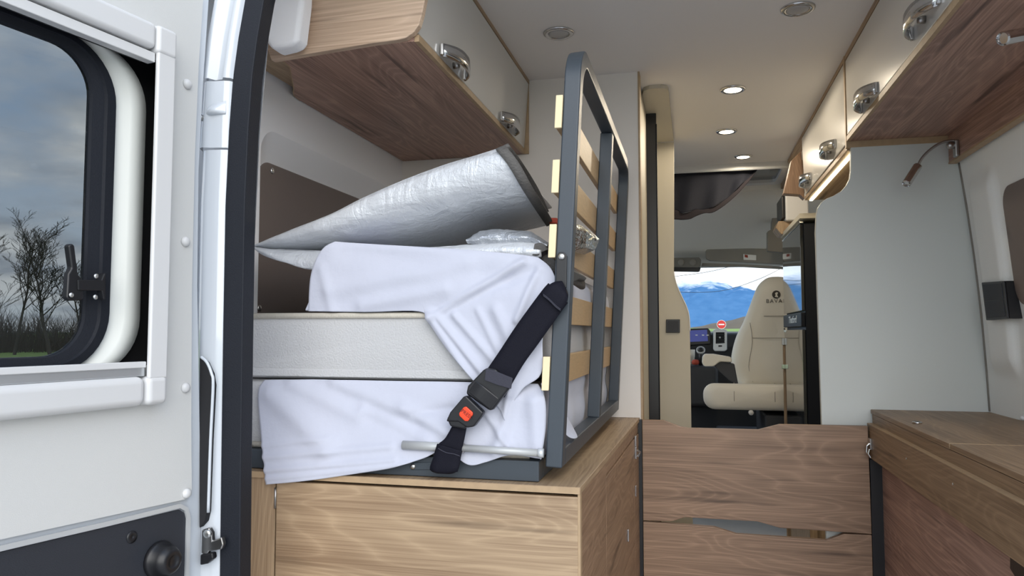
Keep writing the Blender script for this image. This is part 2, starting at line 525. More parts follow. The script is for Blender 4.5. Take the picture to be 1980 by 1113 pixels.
def rrect(x0, x1, z0, z1, r, n=8):
    rs = r if isinstance(r, (list, tuple)) else [r] * 4   # corners: x1z1, x0z1, x0z0, x1z0
    out = []
    for (cx, cz, a0), rr in zip(((x1, z1, 0), (x0, z1, 90), (x0, z0, 180), (x1, z0, 270)), rs):
        sx = cx - rr if cx == x1 else cx + rr
        sz = cz - rr if cz == z1 else cz + rr
        for k in range(n + 1):
            a = R(a0 + 90 * k / n)
            out.append((sx + rr * math.cos(a), sz + rr * math.sin(a)))
    return out

def frame_loops(loops):
    """list of closed 3d loops of equal length -> quads between neighbours"""
    mb = MB(); mb.grid([[Vector(p) for p in lp] for lp in loops], closed=True)
    return mb

def plate_hole(outer, hole, to3d, name, material, parent=None):
    bm = bmesh.new(); es = []
    for loop in (outer, hole):
        vs = [bm.verts.new(to3d(*p)) for p in loop]
        for a, b in zip(vs, vs[1:] + vs[:1]): es.append(bm.edges.new((a, b)))
    bmesh.ops.triangle_fill(bm, edges=es, use_beauty=True)
    vs = [tuple(v.co) for v in bm.verts]; idx = {v: i for i, v in enumerate(bm.verts)}
    fs = [[idx[v] for v in f.verts] for f in bm.faces]
    bm.free()
    return MB().add(vs, fs).build(name, material, parent)

def text(name, body, size, material, loc, rot, parent=None, extrude=0.0003, align='CENTER', shear=0.0, bold=0.0, spacing=1.0):
    c = bpy.data.curves.new(name, 'FONT')
    c.body = body; c.size = size; c.extrude = extrude; c.align_x = align; c.align_y = 'CENTER'; c.shear = shear
    c.offset = bold
    c.materials.append(M[material])
    c.space_character = spacing
    tmp = bpy.data.objects.new('lettering_curve', c)
    COL.objects.link(tmp)
    me = bpy.data.meshes.new_from_object(tmp)
    me.name = name
    bpy.data.objects.remove(tmp)
    o = bpy.data.objects.new(name, me)
    COL.objects.link(o)
    o.rotation_euler = rot
    o.location = loc
    if parent is not None:
        o.parent = parent
        q = parent; off = Vector(loc)
        while q is not None and q not in LOCAL:
            off -= q.location; q = q.parent
        o.location = off
    return o

def tilt(z, z0=0.79, x0=-0.2185, k=0.0533):
    return x0 + (z - z0) * k

# ================================================================== SETTING
struct(box('floor', 'floor', (-0.95, 1.24, 0.98, 5.3, -0.04, 0.0)))
struct(box('ceiling', 'ceil', (-0.95, 1.24, 0.98, 3.40, 1.75, 1.80)))
# left wall: lining with a pressed window pocket closed by a brown board
WXL = -0.87
wl_hole = rrect(1.352, 2.09, 0.84, 1.430, [0.05, 0.055, 0.05, 0.05], 10)
wall = plate_hole([(1.33, 0), (3.05, 0), (3.05, 1.75), (1.33, 1.75)], wl_hole, lambda a, b: (WXL, a, b), 'wall_left', 'lining')
struct(wall)
inn = rrect(1.415, 2.08, 0.87, 1.378, [0.05, 0.045, 0.05, 0.05], 10)
pk = frame_loops([[(WXL, a, b) for a, b in wl_hole],
                  [(WXL - 0.006, a + (c - a) * 0.10, b + (d - b) * 0.15) for (a, b), (c, d) in zip(wl_hole, inn)],
                  [(WXL - 0.044, a + (c - a) * 0.88, b + (d - b) * 0.85) for (a, b), (c, d) in zip(wl_hole, inn)],
                  [(WXL - 0.048, c, d) for c, d in inn]]).build('pocket_rim', 'lining', wall, smooth=True)
bp = MB().prism([(WXL - 0.052, a, b) for a, b in inn], (0.007, 0, 0)).build('window_board', 'brown', wall, bevel=0.002)
for y, z in ((1.468, 1.362), (1.428, 1.052), (2.05, 1.36)):
    MB().lathe([(0.007, 0), (0.007, 0.002), (0.004, 0.004), (0.0005, 0.0045)], (WXL - 0.045, y, z), (1, 0, 0), 14).build('screw', 'screw', bp, smooth=True)
struct(box('trim_1', 'paint', (-0.97, -0.945, 1.02, 3.05, -0.3, 1.82)))
struct(box('wall_left_lower', 'paint', (-0.96, -0.87, 3.05, 5.3, -0.3, 0.75)))
struct(box('wall_left_upper', 'paint', (-0.96, -0.87, 3.05, 5.0, 1.53, 1.82)))
struct(box('window_2', 'glass_clear', (-0.92, -0.915, 3.05, 5.0, 0.75, 1.50)))  # unseen side window, added and enlarged to let light into the cab
# rear pillar lining between door seal and wall
pl = []
for z, dx in ((0.0, 0.0), (0.6, 0.0), (1.1, 0.0), (1.3, 0.006), (1.5, 0.022), (1.75, 0.05)):
    pl.append([Vector((x + dx * k, y, z)) for x, y, k in ((-0.645, 0.99, 1), (-0.70, 1.045, 1), (-0.765, 1.13, .8), (-0.835, 1.24, .4), (-0.866, 1.315, 0), (-0.872, 1.335, 0))])
struct(MB().grid(pl).build('wall_left_pillar', 'lining', smooth=True))
# right wall lining with a vertical bulge and a pressed brown window
prof_r = [(0.0, 0.735), (0.75, 0.727), (0.90, 0.722), (1.05, 0.715), (1.2, 0.703), (1.33, 0.69), (1.44, 0.676), (1.6, 0.66), (1.75, 0.645)]
def xr(z):
    for (a, b), (c, d) in zip(prof_r, prof_r[1:]):
        if z <= c: return b + (d - b) * (z - a) / (c - a)
    return prof_r[-1][1]
rows = []
zs = [0.0, 0.5, 0.70, 0.75, 0.8, 0.85] + [0.87 + 0.01 * i for i in range(58)] + [1.5, 1.75]
ys = [0.98, 1.4, 1.6, 1.80, 1.84] + [1.86 + 0.01 * i for i in range(27)] + [2.16]
def bulge(y, z):
    def st(a, b, t): t = min(1, max(0, (t - a) / (b - a))); return t * t * (3 - 2 * t)
    side = st(1.915, 1.945, y) * (1 - st(2.055, 2.095, y))
    vert = st(0.88, 0.945, z) * (1 - st(1.34, 1.40, z))
    return 0.016 * side * vert
for z in zs:
    rows.append([Vector((xr(z) - bulge(y, z) + 0.004, y, z)) for y in ys])
wr = struct(MB().grid(rows).build('wall_right', 'lining_right', smooth=True))
ro = rrect(1.35, 1.905, 1.06, 1.33, 0.045, 8)
MB().prism([(xr(b) + 0.006, a, b) for a, b in ro], (-0.006, 0, 0)).build('window_board', 'brown', wr, bevel=0.003)
MB().lathe([(0.006, 0), (0.006, 0.003), (0.003, 0.006), (0.0005, 0.0065)], (0.728, 1.93, 0.805), (-1, 0, 0), 12).build('screw', 'trim_white', wr, smooth=True)
struct(box('wall_right_body', 'paint', (1.15, 1.24, 0.98, 4.15, -0.3, 1.82)))
struct(box('wall_right_front', 'lining', (0.75, 0.80, 2.2, 4.2, 0.0, 1.75)))
# bulkhead at the head of the bed
wb = struct(box('wall_front', 'bulk', (-0.88, -0.146, 2.12, 2.16, 0.0, 1.75)))
box('edge_strip', 'oak_edge', (-0.146, -0.1405, 2.118, 2.162, 0.0, 1.75), wb)
struct(box('wall_bathroom', 'beige', (-0.165, -0.146, 2.16, 2.98, 0.0, 1.75)))
# body shell, rear opening
struct(MB().box(-0.96, 1.24, 0.98, 1.06, 1.745, 1.84).build('trim_2', 'paint', bevel=0.02))
struct(box('roof', 'paint', (-0.96, 1.24, 1.0, 5.0, 1.80, 1.86)))
struct(MB().box(-0.96, 1.24, 0.90, 1.05, -0.32, -0.04).build('trim_3', 'paint', bevel=0.02))
struct(MB().box(1.00, 1.24, 0.97, 1.12, -0.3, 1.84).build('trim_4', 'paint', bevel=0.02))
# painted left rear pillar: a stack of profiles
SEAL = [(0.0, -0.668), (0.3, -0.669), (0.645, -0.669), (0.804, -0.671), (1.002, -0.673), (1.188, -0.674), (1.3, -0.671), (1.385, -0.666), (1.44, -0.659), (1.504, -0.648), (1.56, -0.634), (1.62, -0.612), (1.67, -0.578), (1.70, -0.545)]
def xs(z):
    for (a, b), (c, d) in zip(SEAL, SEAL[1:]):
        if z <= c: return b + (d - b) * (z - a) / (c - a)
    return SEAL[-1][1]
pil = thing('body_pillar', 'glossy white painted rear body pillar between open door and black seal', 'pillar', (-0.70, 0.96, 0), kind='structure')
def pillar_rows(z0, z1, shape, n):
    out = []
    for i in range(n):
        z = z0 + (z1 - z0) * i / (n - 1)
        out.append([Vector((xs(z) + 0.004 + a, b, z)) for a, b in shape(z)])
    return out
def low_shape(z):
    k = min(1, max(0, (z - 0.66) / 0.09))
    return [(0.0, 0.985), (0.0, 0.966), (-0.006, 0.958), (-0.016, 0.955), (-0.030, 0.953), (-0.036, 0.950 + 0.003 * k), (-0.044, 0.944 + 0.012 * k), (-0.052, 0.956 + 0.012 * k), (-0.060, 0.985), (-0.10, 1.03)]
def up_shape(z):
    return [(0.0, 0.985), (0.0, 0.966), (-0.005, 0.953), (-0.013, 0.948), (-0.020, 0.956), (-0.032, 0.957), (-0.037, 0.946), (-0.045, 0.944), (-0.050, 0.960), (-0.058, 0.985), (-0.10, 1.03)]
def mid_shape(z):
    t = (z - 1.275) / (1.375 - 1.275)
    return [(0.0, 0.985), (0.0, 0.966), (-0.006, 0.957 - 0.003 * t), (-0.014, 0.955 - 0.004 * t), (-0.030, 0.952 - 0.002 * t), (-0.040, 0.947), (-0.048, 0.952), (-0.056, 0.97), (-0.10, 1.03)]
MB().grid(pillar_rows(-0.3, 1.272, low_shape, 60)).build('lower_panel', 'paint', pil, smooth=True)
MB().grid(pillar_rows(1.275, 1.375, mid_shape, 16)).build('hinge_panel', 'paint', pil, smooth=True)
MB().grid(pillar_rows(1.379, 1.74, up_shape, 40)).build('upper_panel', 'paint', pil, smooth=True)
# small hood at the joint
hood = []
for i in range(12):
    t = i / 11
    z = 1.345 - 0.02 * math.sin(t * math.pi / 2)
    hood.append([Vector((xs(1.33) - 0.004 - 0.036 * u, 0.953 - 0.010 * math.sin(t * math.pi) * math.sin(u * math.pi) , z - 0.003 * u)) for u in (0, .15, .3, .5, .7, .85, 1)])
MB().grid(hood).build('hood_lip', 'paint', pil, smooth=True)
MB().lathe([(0.004, 0), (0.005, 0.003), (0.003, 0.007), (0.0005, 0.008)], [(-0.711,0.95,1.32)][0], (0, -1, 0), 12).build('stud', 'satin', pil, smooth=True)
# hinge pocket: dark slab with the hollow's shade in its colour, and lip
pocket = [(-0.701,0.945,0.964),(-0.691,0.945,0.956),(-0.683,0.945,0.94),(-0.68,0.945,0.923),(-0.682,0.945,0.845),(-0.683,0.945,0.742),(-0.686,0.945,0.728),(-0.694,0.945,0.719)]
MB().prism([(x - 0.0, y - 0.001, z) for x, y, z in pocket], (0, 0.02, 0)).build('pocket_shade', 'dark', pil, bevel=0.001)
MB().tube(smooth_line([(x + 0.003, y - 0.001, z) for x, y, z in pocket[:6]], 6), 0.0022, 8).build('pocket_lip', 'paint', pil, smooth=True)
# striker plate
sk = MB()
sp = [(-0.689,0.942,0.717),(-0.677,0.942,0.721),(-0.672,0.942,0.714),(-0.671,0.942,0.703),(-0.656,0.942,0.709),(-0.653,0.942,0.699),(-0.656,0.942,0.692),(-0.676,0.942,0.688),(-0.679,0.942,0.683),(-0.689,0.942,0.684)]
sk.prism(sp, (0, 0.008, 0)).build('striker_plate', 'satin', pil, bevel=0.0015)
MB().lathe([(0.006, 0), (0.006, 0.003), (0.003, 0.004), (0.0005, 0.0042)], [(-0.678,0.942,0.713)][0], (0, -1, 0), 14).build('screw', 'screw', pil, smooth=True)
MB().prism([(-0.689,0.94,0.683),(-0.669,0.94,0.687),(-0.667,0.94,0.679),(-0.677,0.94,0.671),(-0.689,0.94,0.668)], (0, 0.01, 0)).build('striker_pad', 'black', pil, bevel=0.002)

# rubber door seal: swept around the opening
path = [(xs(z) + 0.016, 0.970, z) for z in [0.0, 0.3, 0.5, 0.645, 0.72, 0.804, 0.9, 1.002, 1.1, 1.188, 1.25, 1.3, 1.345, 1.385, 1.415, 1.44, 1.475, 1.504, 1.53, 1.56, 1.60, 1.64, 1.67, 1.69]]
path += [(-0.505, 0.97, 1.714), (-0.46, 0.97, 1.728), (-0.40, 0.97, 1.734), (0.74, 0.97, 1.734), (0.84, 0.97, 1.715), (0.93, 0.97, 1.64), (0.975, 0.97, 1.5), (0.985, 0.97, 1.3), (0.99, 0.97, 0.0)]
prof = [(-0.016, 0.012), (-0.016, -0.008), (-0.012, -0.012), (0.000, -0.013), (0.002, -0.010), (0.004, -0.013), (0.007, -0.021), (0.012, -0.022), (0.016, -0.017), (0.017, 0.012)]
sides = []
for i, p in enumerate(path):
    d = (Vector(path[min(i + 1, len(path) - 1)]) - Vector(path[max(i - 1, 0)])).normalized()
    sides.append(Vector((0, 1, 0)).cross(d))
sl = MB().sweep(path, prof, sides).build('door_seal', 'rubber', smooth=False, bevel=0.0015)
tag(sl, 'black rubber seal running around the rear door opening', 'seal')

# white box cover high in the left rear corner
cv = MB()
cvp = [(-0.768,1.17,1.723),(-0.671,1.17,1.711),(-0.674,1.17,1.596),(-0.682,1.17,1.528),(-0.688,1.17,1.518),(-0.703,1.17,1.514),(-0.728,1.17,1.511),(-0.74,1.17,1.515),(-0.759,1.17,1.547)]
cv.prism(cvp, (0, 0.04, 0)).build('trim_5', 'lining', bevel=0.01, seg=4)
struct(bpy.data.objects['trim_5'])

# ================================================================== OPEN REAR DOOR
H = (-0.70, 0.93, 0.0)
door = thing('door_1', 'open white van rear door with blind frame around its window', 'door', H, kind='structure', rotz=R(-99.3))
def d3(s, z, d): return (s, d, z)
edge = [(-0.011,0,1.496),(-0.004,0,1.36),(-0,0,1.236),(-0.003,0,1.069),(-0.009,0,0.956),(-0.017,0,0.807),(-0.023,0,0.649)]
zz = [p[2] for p in edge]; ss = [p[0] for p in edge]
outline = [(0.06, 1.62)] + [(s, z) for s, _, z in edge] + [(-0.012, 0.2), (-0.012, -0.2), (0.75, -0.2), (0.75, 1.3), (0.70, 1.62)]
whole = rrect(0.055, 0.66, 0.935, 1.40, 0.05, 8)
plate_hole(outline, whole, lambda a, b: (a, 0.0, b), 'inner_skin', 'paint', door)
rim = [(a, 0.0, b) for a, b in outline]
rim2 = [(a, -0.05, b) for a, b in outline]
frame_loops([rim, rim2]).build('door_edge', 'paint', door)
plate_hole(outline, whole, lambda a, b: (a, -0.05, b), 'outer_skin', 'paint', door)
# white lining board (upper) with the cut for the window
lb = [(0.055, 1.60)] + [(p[0], p[2]) for p in [(0.005,0.006,1.489),(0.01,0.006,1.394),(0.013,0.006,1.255),(0.012,0.006,1.061),(0.007,0.006,0.869),(0.003,0.006,0.766)]]
lb = lb[:-1] + [(lb[-1][0], lb[-1][1] + 0.012), (lb[-1][0] + 0.005, lb[-1][1] + 0.003), (lb[-1][0] + 0.013, lb[-1][1])]
lb += [(0.73, 0.790), (0.73, 1.3), (0.68, 1.60)]
bm_o = MB()
plate_hole(lb, rrect(0.066, 0.62, 0.95, 1.39, 0.04, 6), lambda a, b: (a, 0.006, b), 'lining_board', 'abs', door)
frame_loops([[(a, 0.006, b) for a, b in lb], [(a, 0.001, b) for a, b in lb]]).build('board_edge', 'abs', door)
for p in [(0.031,0.006,1.354),(0.027,0.006,1.128),(0.02,0.006,0.922),(0.013,0.006,0.774)]:
    MB().lathe([(0.0072, 0), (0.0072, 0.002), (0.0055, 0.0045), (0.003, 0.0058), (0.0005, 0.006)], p, (0, 1, 0), 18).build('cap', 'trim_white', door, smooth=True)
# lower black board
kb = [(p[0], p[2]) for p in [(0.265,0.002,0.76),(0.2,0.002,0.758),(0.139,0.002,0.756),(0.022,0.002,0.753),(0.014,0.002,0.747),(0.011,0.002,0.738),(0.011,0.002,0.659)]]
kb = [(0.70, 0.767)] + kb + [(0.01, 0.1), (0.70, 0.1)]
MB().prism([(a, 0.0015, b) for a, b in kb], (0, 0.003, 0)).build('lower_board', 'black_panel', door)
lip = [(p[0], 0.006, p[2]) for p in [(0.298,0.004,0.763),(0.266,0.004,0.764),(0.201,0.004,0.762),(0.14,0.004,0.76),(0.024,0.004,0.758),(0.013,0.004,0.751),(0.009,0.004,0.739),(0.009,0.004,0.647)]]
MB().sweep(lip, [(-0.0015, -0.002), (0.0015, -0.002), (0.0015, 0.004), (-0.0015, 0.004)], (0, 1, 0)).build('board_rim', 'silver', door)
q = [(0.099,0.004,0.735)][0]
MB().lathe([(0.008, 0), (0.008, 0.0015), (0.002, 0.002), (0.0015, 0.001), (0.0003, 0.001)], q, (0, 1, 0), 20).build('plug', 'black', door, smooth=True)
q = [(0.056,0.004,0.695)][0]
MB().lathe([(0.024, 0), (0.0245, 0.004), (0.023, 0.007), (0.021, 0.009), (0.020, 0.018), (0.016, 0.026), (0.009, 0.029), (0.008, 0.027), (0.0005, 0.027)], q, (0, 1, 0), 28).build('bump_stop', 'black', door, smooth=True)
# blind frame (cassette) around the window
CF = 0.030
def dpt(lst): return [(p[0], p[2]) for p in lst]
sA = dpt([(0.103,0.03,1.372),(0.073,0.03,1.407),(0.073,0.03,1.386),(0.064,0.03,1.029),(0.063,0.03,0.949),(0.065,0.03,0.906)])
s_in = ([(0.101,0.03,1.303)][0])[0]; s_out = ([(0.072,0.03,1.311)][0])[0]
z_top = ([(0.074,0.03,1.41)][0])[2]; z_tin = ([(0.104,0.03,1.375)][0])[2]
z_bot = ([(0.096,0.03,0.905)][0])[2]; z_bin = ([(0.097,0.03,0.943)][0])[2]
cas = empty('blind_frame'); cas.parent = door
LOCAL.add(cas)
MB().box(s_out, s_in, CF - 0.007, CF, z_bin - 0.004, z_tin).build('side_rail', 'trim_white', cas, bevel=0.003, seg=3)
MB().box(s_out, s_in - 0.022, 0.0, CF - 0.007, z_bin - 0.004, z_tin).build('side_channel', 'dark', cas)
MB().box(s_out - 0.001, s_in + 0.003, 0.0, CF + 0.002, z_tin - 0.004, z_top).build('corner_cap', 'trim_white', cas, bevel=0.006, seg=3)
MB().box(s_in + 0.003, 0.62, 0.0, CF, z_tin, z_top).build('top_rail', 'trim_white', cas, bevel=0.007, seg=4)
MB().box(s_out - 0.001, s_in + 0.003, 0.0, CF + 0.002, z_bot, z_bin).build('corner_cap', 'trim_white', cas, bevel=0.008, seg=3)
MB().box(s_in + 0.003, 0.62, 0.0, CF, z_bot, z_bin).build('bottom_rail', 'trim_white', cas, bevel=0.010, seg=4)
MB().box(s_in, 0.62, 0.004, 0.022, z_bin, z_bin + 0.017).build('lower_channel', 'alu', cas, bevel=0.001)
MB().box(s_in, 0.62, 0.016, 0.024, z_bin + 0.011, z_bin + 0.019).build('lower_bead', 'trim_white', cas, bevel=0.001)
MB().box(s_in, 0.62, -0.005, 0.010, z_tin - 0.011, z_tin).build('upper_channel', 'black', cas, bevel=0.001)
MB().box(s_in, 0.62, 0.010, 0.024, z_tin - 0.016, z_tin - 0.003).build('upper_bead', 'trim_white', cas, bevel=0.001)
# window: dark gap, cream moulding, rubber frame, pane
struct(door)
win = empty('window_unit'); win.parent = door; LOCAL.add(win)
s_c, s_b, s_g = 0.079, 0.1235, 0.159
z_gt = ([(0.236,-0.024,1.354)][0])[2]; z_gb = ([(0.221,-0.024,0.971)][0])[2]
z_bt = ([(0.242,-0.016,1.37)][0])[2]; z_bb = ([(0.226,-0.016,0.962)][0])[2]
lo = rrect(s_c, 0.66, 0.948, 1.372, 0.070, 10)
lb_ = rrect(s_b, 0.60, z_bb - 0.012, z_bt + 0.002, 0.075, 10)
lg = rrect(s_g, 0.57, z_gb, z_gt, 0.052, 10)
frame_loops([[(a, 0.0, b) for a, b in rrect(0.055, 0.66, 0.935, 1.40, 0.05, 10)], [(a, -0.046, b) for a, b in rrect(0.035, 0.67, 0.93, 1.41, 0.05, 10)],
             [(a, -0.048, b) for a, b in rrect(s_c, 0.66, 0.947, 1.373, 0.071, 10)], [(a, -0.022, b) for a, b in rrect(s_c - 0.001, 0.66, 0.947, 1.373, 0.071, 10)]]).build('gap_lining', 'dark', win)
mid = [((a * .5 + c * .5), -0.010, (b * .5 + d * .5)) for (a, b), (c, d) in zip(lo, lb_)]
frame_loops([[(a, -0.024, b) for a, b in lo], [(a + (c - a) * .06, -0.013, b + (d - b) * .06) for (a, b), (c, d) in zip(lo, lb_)],
             [(a + (c - a) * .55, -0.012, b + (d - b) * .55) for (a, b), (c, d) in zip(lo, lb_)],
             [(a + (c - a) * .60, -0.014, b + (d - b) * .60) for (a, b), (c, d) in zip(lo, lb_)],
             [(c, -0.022, d) for c, d in lb_]]).build('moulding', 'cream_skin', win, smooth=True)
frame_loops([[(c, -0.026, d) for c, d in lb_],
             [(a + (c - a) * .08, -0.015, b + (d - b) * .08) for (a, b), (c, d) in zip(lb_, lg)],
             [(a + (c - a) * .45, -0.014, b + (d - b) * .45) for (a, b), (c, d) in zip(lb_, lg)],
             [(a + (c - a) * .50, -0.018, b + (d - b) * .50) for (a, b), (c, d) in zip(lb_, lg)],
             [(a + (c - a) * .93, -0.020, b + (d - b) * .93) for (a, b), (c, d) in zip(lb_, lg)],
             [(c, -0.028, d) for c, d in lg]]).build('window_frame', 'rubber', win)
pane = MB().prism([(a, -0.024, b) for a, b in lg], (0, -0.003, 0)).build('pane', 'glass_dark', win)
# latch on the pane
lt = empty('window_latch'); lt.parent = door; LOCAL.add(lt)
lp = [(0.195,-0.012,1.105),(0.191,-0.012,1.108),(0.187,-0.012,1.106),(0.181,-0.012,1.071),(0.175,-0.012,1.065),(0.172,-0.012,1.043),(0.175,-0.012,1.039),(0.191,-0.012,1.038),(0.195,-0.012,1.041),(0.194,-0.012,1.07),(0.19,-0.012,1.078)]
MB().prism(lp, (0, 0.010, 0)).build('lever', 'black', lt, bevel=0.003, seg=3)
MB().prism([(0.183,-0.01,1.064),(0.151,-0.01,1.066),(0.147,-0.01,1.075),(0.145,-0.01,1.074),(0.144,-0.01,1.042),(0.147,-0.01,1.041),(0.15,-0.01,1.052),(0.182,-0.01,1.051)], (0, 0.010, 0)).build('catch', 'black', lt, bevel=0.002)
for p in [(0.159,0,1.07),(0.159,0,1.044),(0.191,0,1.045)]:
    MB().lathe([(0.0032, 0), (0.0032, 0.001), (0.0018, 0.0018), (0.0003, 0.002)], p, (0, 1, 0), 12).build('screw', 'screw', lt, smooth=True)

# right rear door, unseen, swung open on its own hinge; added to hold back daylight
door_r = empty('door_2', (1.02, 0.93, 0.0), R(-81)); LOCAL.add(door_r); door_r['kind'] = 'structure'
plate_hole([(0.0, -0.2), (0.78, -0.2), (0.78, 1.3), (0.72, 1.62), (0.0, 1.62)], rrect(0.12, 0.66, 0.95, 1.38, 0.05, 6), lambda a, b: (a, 0.0, b), 'inner_skin', 'abs', door_r)
plate_hole([(0.0, -0.2), (0.78, -0.2), (0.78, 1.3), (0.72, 1.62), (0.0, 1.62)], rrect(0.12, 0.66, 0.95, 1.38, 0.05, 6), lambda a, b: (a, 0.05, b), 'outer_skin', 'paint', door_r)
MB().prism([(a, 0.02, b) for a, b in rrect(0.11, 0.67, 0.94, 1.39, 0.05, 6)], (0, 0.004, 0)).build('pane', 'glass_dark', door_r)

# ================================================================== LEFT BED BOX
bx = thing('bed_box', 'oak bed box under the folded mattresses, door facing rear', 'cabinet', (-0.45, 1.6, 0))
def xside(y): return -0.173 + (y - 1.15) * 0.0242
top = MB().prism([(-0.765, 1.15, 0.750), (-0.173, 1.15, 0.750), (xside(2.118), 2.118, 0.750), (-0.865, 2.118, 0.750), (-0.865, 1.33, 0.750)], (0, 0, 0.011))
top.build('top_board', 'wood_y', bx, bevel=0.0008)
box('front_edge', 'oak_edge', (-0.765, -0.174, 1.1485, 1.151, 0.7505, 0.7605), bx)
box('rear_stile', 'wood_z', (-0.79, -0.700, 1.152, 1.170, 0.0, 0.750), bx, 0.0008)
dr = box('door', 'wood_x', (-0.697, -0.1775, 1.1515, 1.168, 0.02, 0.7455), bx, 0.001)
MB().tube([(-0.6985, 1.151, 0.70), (-0.6985, 1.151, 0.735)], 0.0022, 8).build('hinge', 'satin', dr, smooth=True)
box('side_corner', 'oak_edge', (-0.1775, -0.1735, 1.152, 1.168, 0.0, 0.750), bx)
def side_panel(name, y0, y1, z0, z1, proud, material):
    return MB().prism([(xside(y0) - 0.012, y0, z0), (xside(y0) + proud, y0, z0), (xside(y1) + proud, y1, z0), (xside(y1) - 0.012, y1, z0)], (0, 0, z1 - z0)).build(name, material, bx, bevel=0.0008)
side_panel('side_board', 1.168, 1.447, 0.0, 0.750, -0.002, 'wood_side_shaded')
side_panel('side_rail', 1.449, 2.10, 0.722, 0.750, -0.004, 'wood_side_shaded')
sd = side_panel('side_door', 1.4495, 1.975, 0.455, 0.7195, -0.002, 'wood_side_shaded')
side_panel('side_drawer', 1.4495, 1.975, 0.02, 0.452, -0.002, 'wood_side_shaded')
side_panel('side_stile', 1.978, 2.11, 0.0, 0.7195, -0.002, 'wood_side_shaded')
box('back_fill', 'dark', (-0.86, -0.19, 1.18, 2.10, 0.0, 0.745), bx)
lt = MB()
for a, b in ((0.700, 0.728), (0.668, 0.699)):
    lt.box(xside(2.0) - 0.002, xside(2.0) + 0.003, 1.985, 2.003, a, b)
lt.tube([(xside(2.0) + 0.005, 1.99, 0.69), (xside(2.0) + 0.011, 1.995, 0.685), (xside(2.0) + 0.005, 1.998, 0.672)], 0.003, 8)
lt.build('toggle_latch', 'chrome', bx, bevel=0.001)
for y, z in ((1.99, 0.585), (1.80, 0.52)):
    MB().box(xside(y) - 0.002, xside(y) + 0.002, y - 0.006, y + 0.006, z - 0.014, z + 0.014).build('catch_plate', 'chrome', bx, bevel=0.001)

# ================================================================== GATE BOARDS
g1 = thing('gate_board', 'upper oak gate board with dipped top edge closing the aisle', 'board', (0.15, 2.1, 0.48), group='gate boards across the aisle')
pts = [(-0.142, 0.757), (-0.084, 0.757), (-0.038, 0.741), (-0.018, 0.738), (0.166, 0.739), (0.22, 0.755), (0.436, 0.757), (0.438, 0.482)]
pts2 = [(0.214, 0.484), (0.158, 0.4975), (-0.03, 0.4975), (-0.066, 0.484), (-0.142, 0.4825)]
MB().prism([(a, 2.10, b) for a, b in pts + pts2], (0, 0.016, 0)).build('board', 'wood_gate_shaded', g1, bevel=0.0012)
MB().box(-0.152, -0.143, 2.098, 2.118, 0.0, 0.757).build('edge_channel', 'black', g1)
MB().box(0.4385, 0.467, 2.098, 2.12, 0.0, 0.672).build('edge_channel', 'black', g1)
g2 = thing('gate_board', 'lower oak gate board with dipped top edge near the aisle floor', 'board', (0.15, 2.1, 0.02), group='gate boards across the aisle')
pts = [(-0.142, 0.4795), (0.046, 0.476), (0.104, 0.461), (0.33, 0.4595), (0.372, 0.4785), (0.438, 0.480), (0.438, 0.02), (-0.142, 0.02)]
MB().prism([(a, 2.10, b) for a, b in pts], (0, 0.016, 0)).build('board', 'wood_gate_shaded', g2, bevel=0.0012)

# ================================================================== RIGHT COUNTER
ct = thing('side_counter', 'oak counter on the right with hinged lids and a ledge', 'cabinet', (0.6, 1.6, 0))
l1 = box('lid', 'wood_right_shaded', (0.4495, 0.728, 1.5135, 2.126, 0.787, 0.798), ct, 0.001)
l2 = box('lid', 'wood_right_shaded', (0.4505, 0.730, 1.148, 1.5120, 0.787, 0.798), ct, 0.001)
box('lid_edge', 'oak_edge', (0.4500, 0.735, 1.5122, 1.5134, 0.790, 0.7984), ct)
box('upper_rail', 'wood_right_shaded', (0.4525, 0.735, 1.148, 2.126, 0.762, 0.7855), ct, 0.0008)
fa = box('fascia', 'wood_right_shaded', (0.4395, 0.463, 1.148, 2.126, 0.675, 0.762), ct, 0.001)
box('ledge', 'oak_edge', (0.4395, 0.4525, 1.149, 2.125, 0.7612, 0.7626), ct)
box('lower_board', 'wood_under', (0.4665, 0.73, 1.148, 2.126, 0.0, 0.675), ct)
q = [(0.48,1.825,0.798)][0]
MB().lathe([(0.010, 0), (0.010, 0.003), (0.0075, 0.0045), (0.006, 0.002), (0.0003, 0.001)], q, (0, 0, 1), 24).build('ring_pull', 'chrome', l1, smooth=True)
for p in [(0.439,1.757,0.73),(0.439,1.464,0.734)]:
    MB().lathe([(0.0022, 0), (0.0022, 0.0008), (0.0004, 0.001)], p, (-1, 0, 0), 10).build('screw', 'screw', fa, smooth=True)
lt = MB()
lt.box(0.4355, 0.4395, 2.075, 2.098, 0.700, 0.728)
lt.tube([(0.436, 2.085, 0.715), (0.429, 2.085, 0.708), (0.428, 2.085, 0.694), (0.434, 2.085, 0.684)], 0.0035, 8)
lt.tube([(0.433, 2.075, 0.702), (0.430, 2.075, 0.690), (0.436, 2.075, 0.680)], 0.003, 8)
lt.build('toggle_latch', 'chrome', ct, bevel=0.0008)
vp = [(0.466,1.294,0.66),(0.466,1.282,0.666),(0.466,1.236,0.666),(0.466,1.239,0.64),(0.466,1.278,0.634),(0.466,1.296,0.641)]
MB().prism(vp, (-0.004, 0, 0)).build('vent_flap', 'black', ct, bevel=0.002)

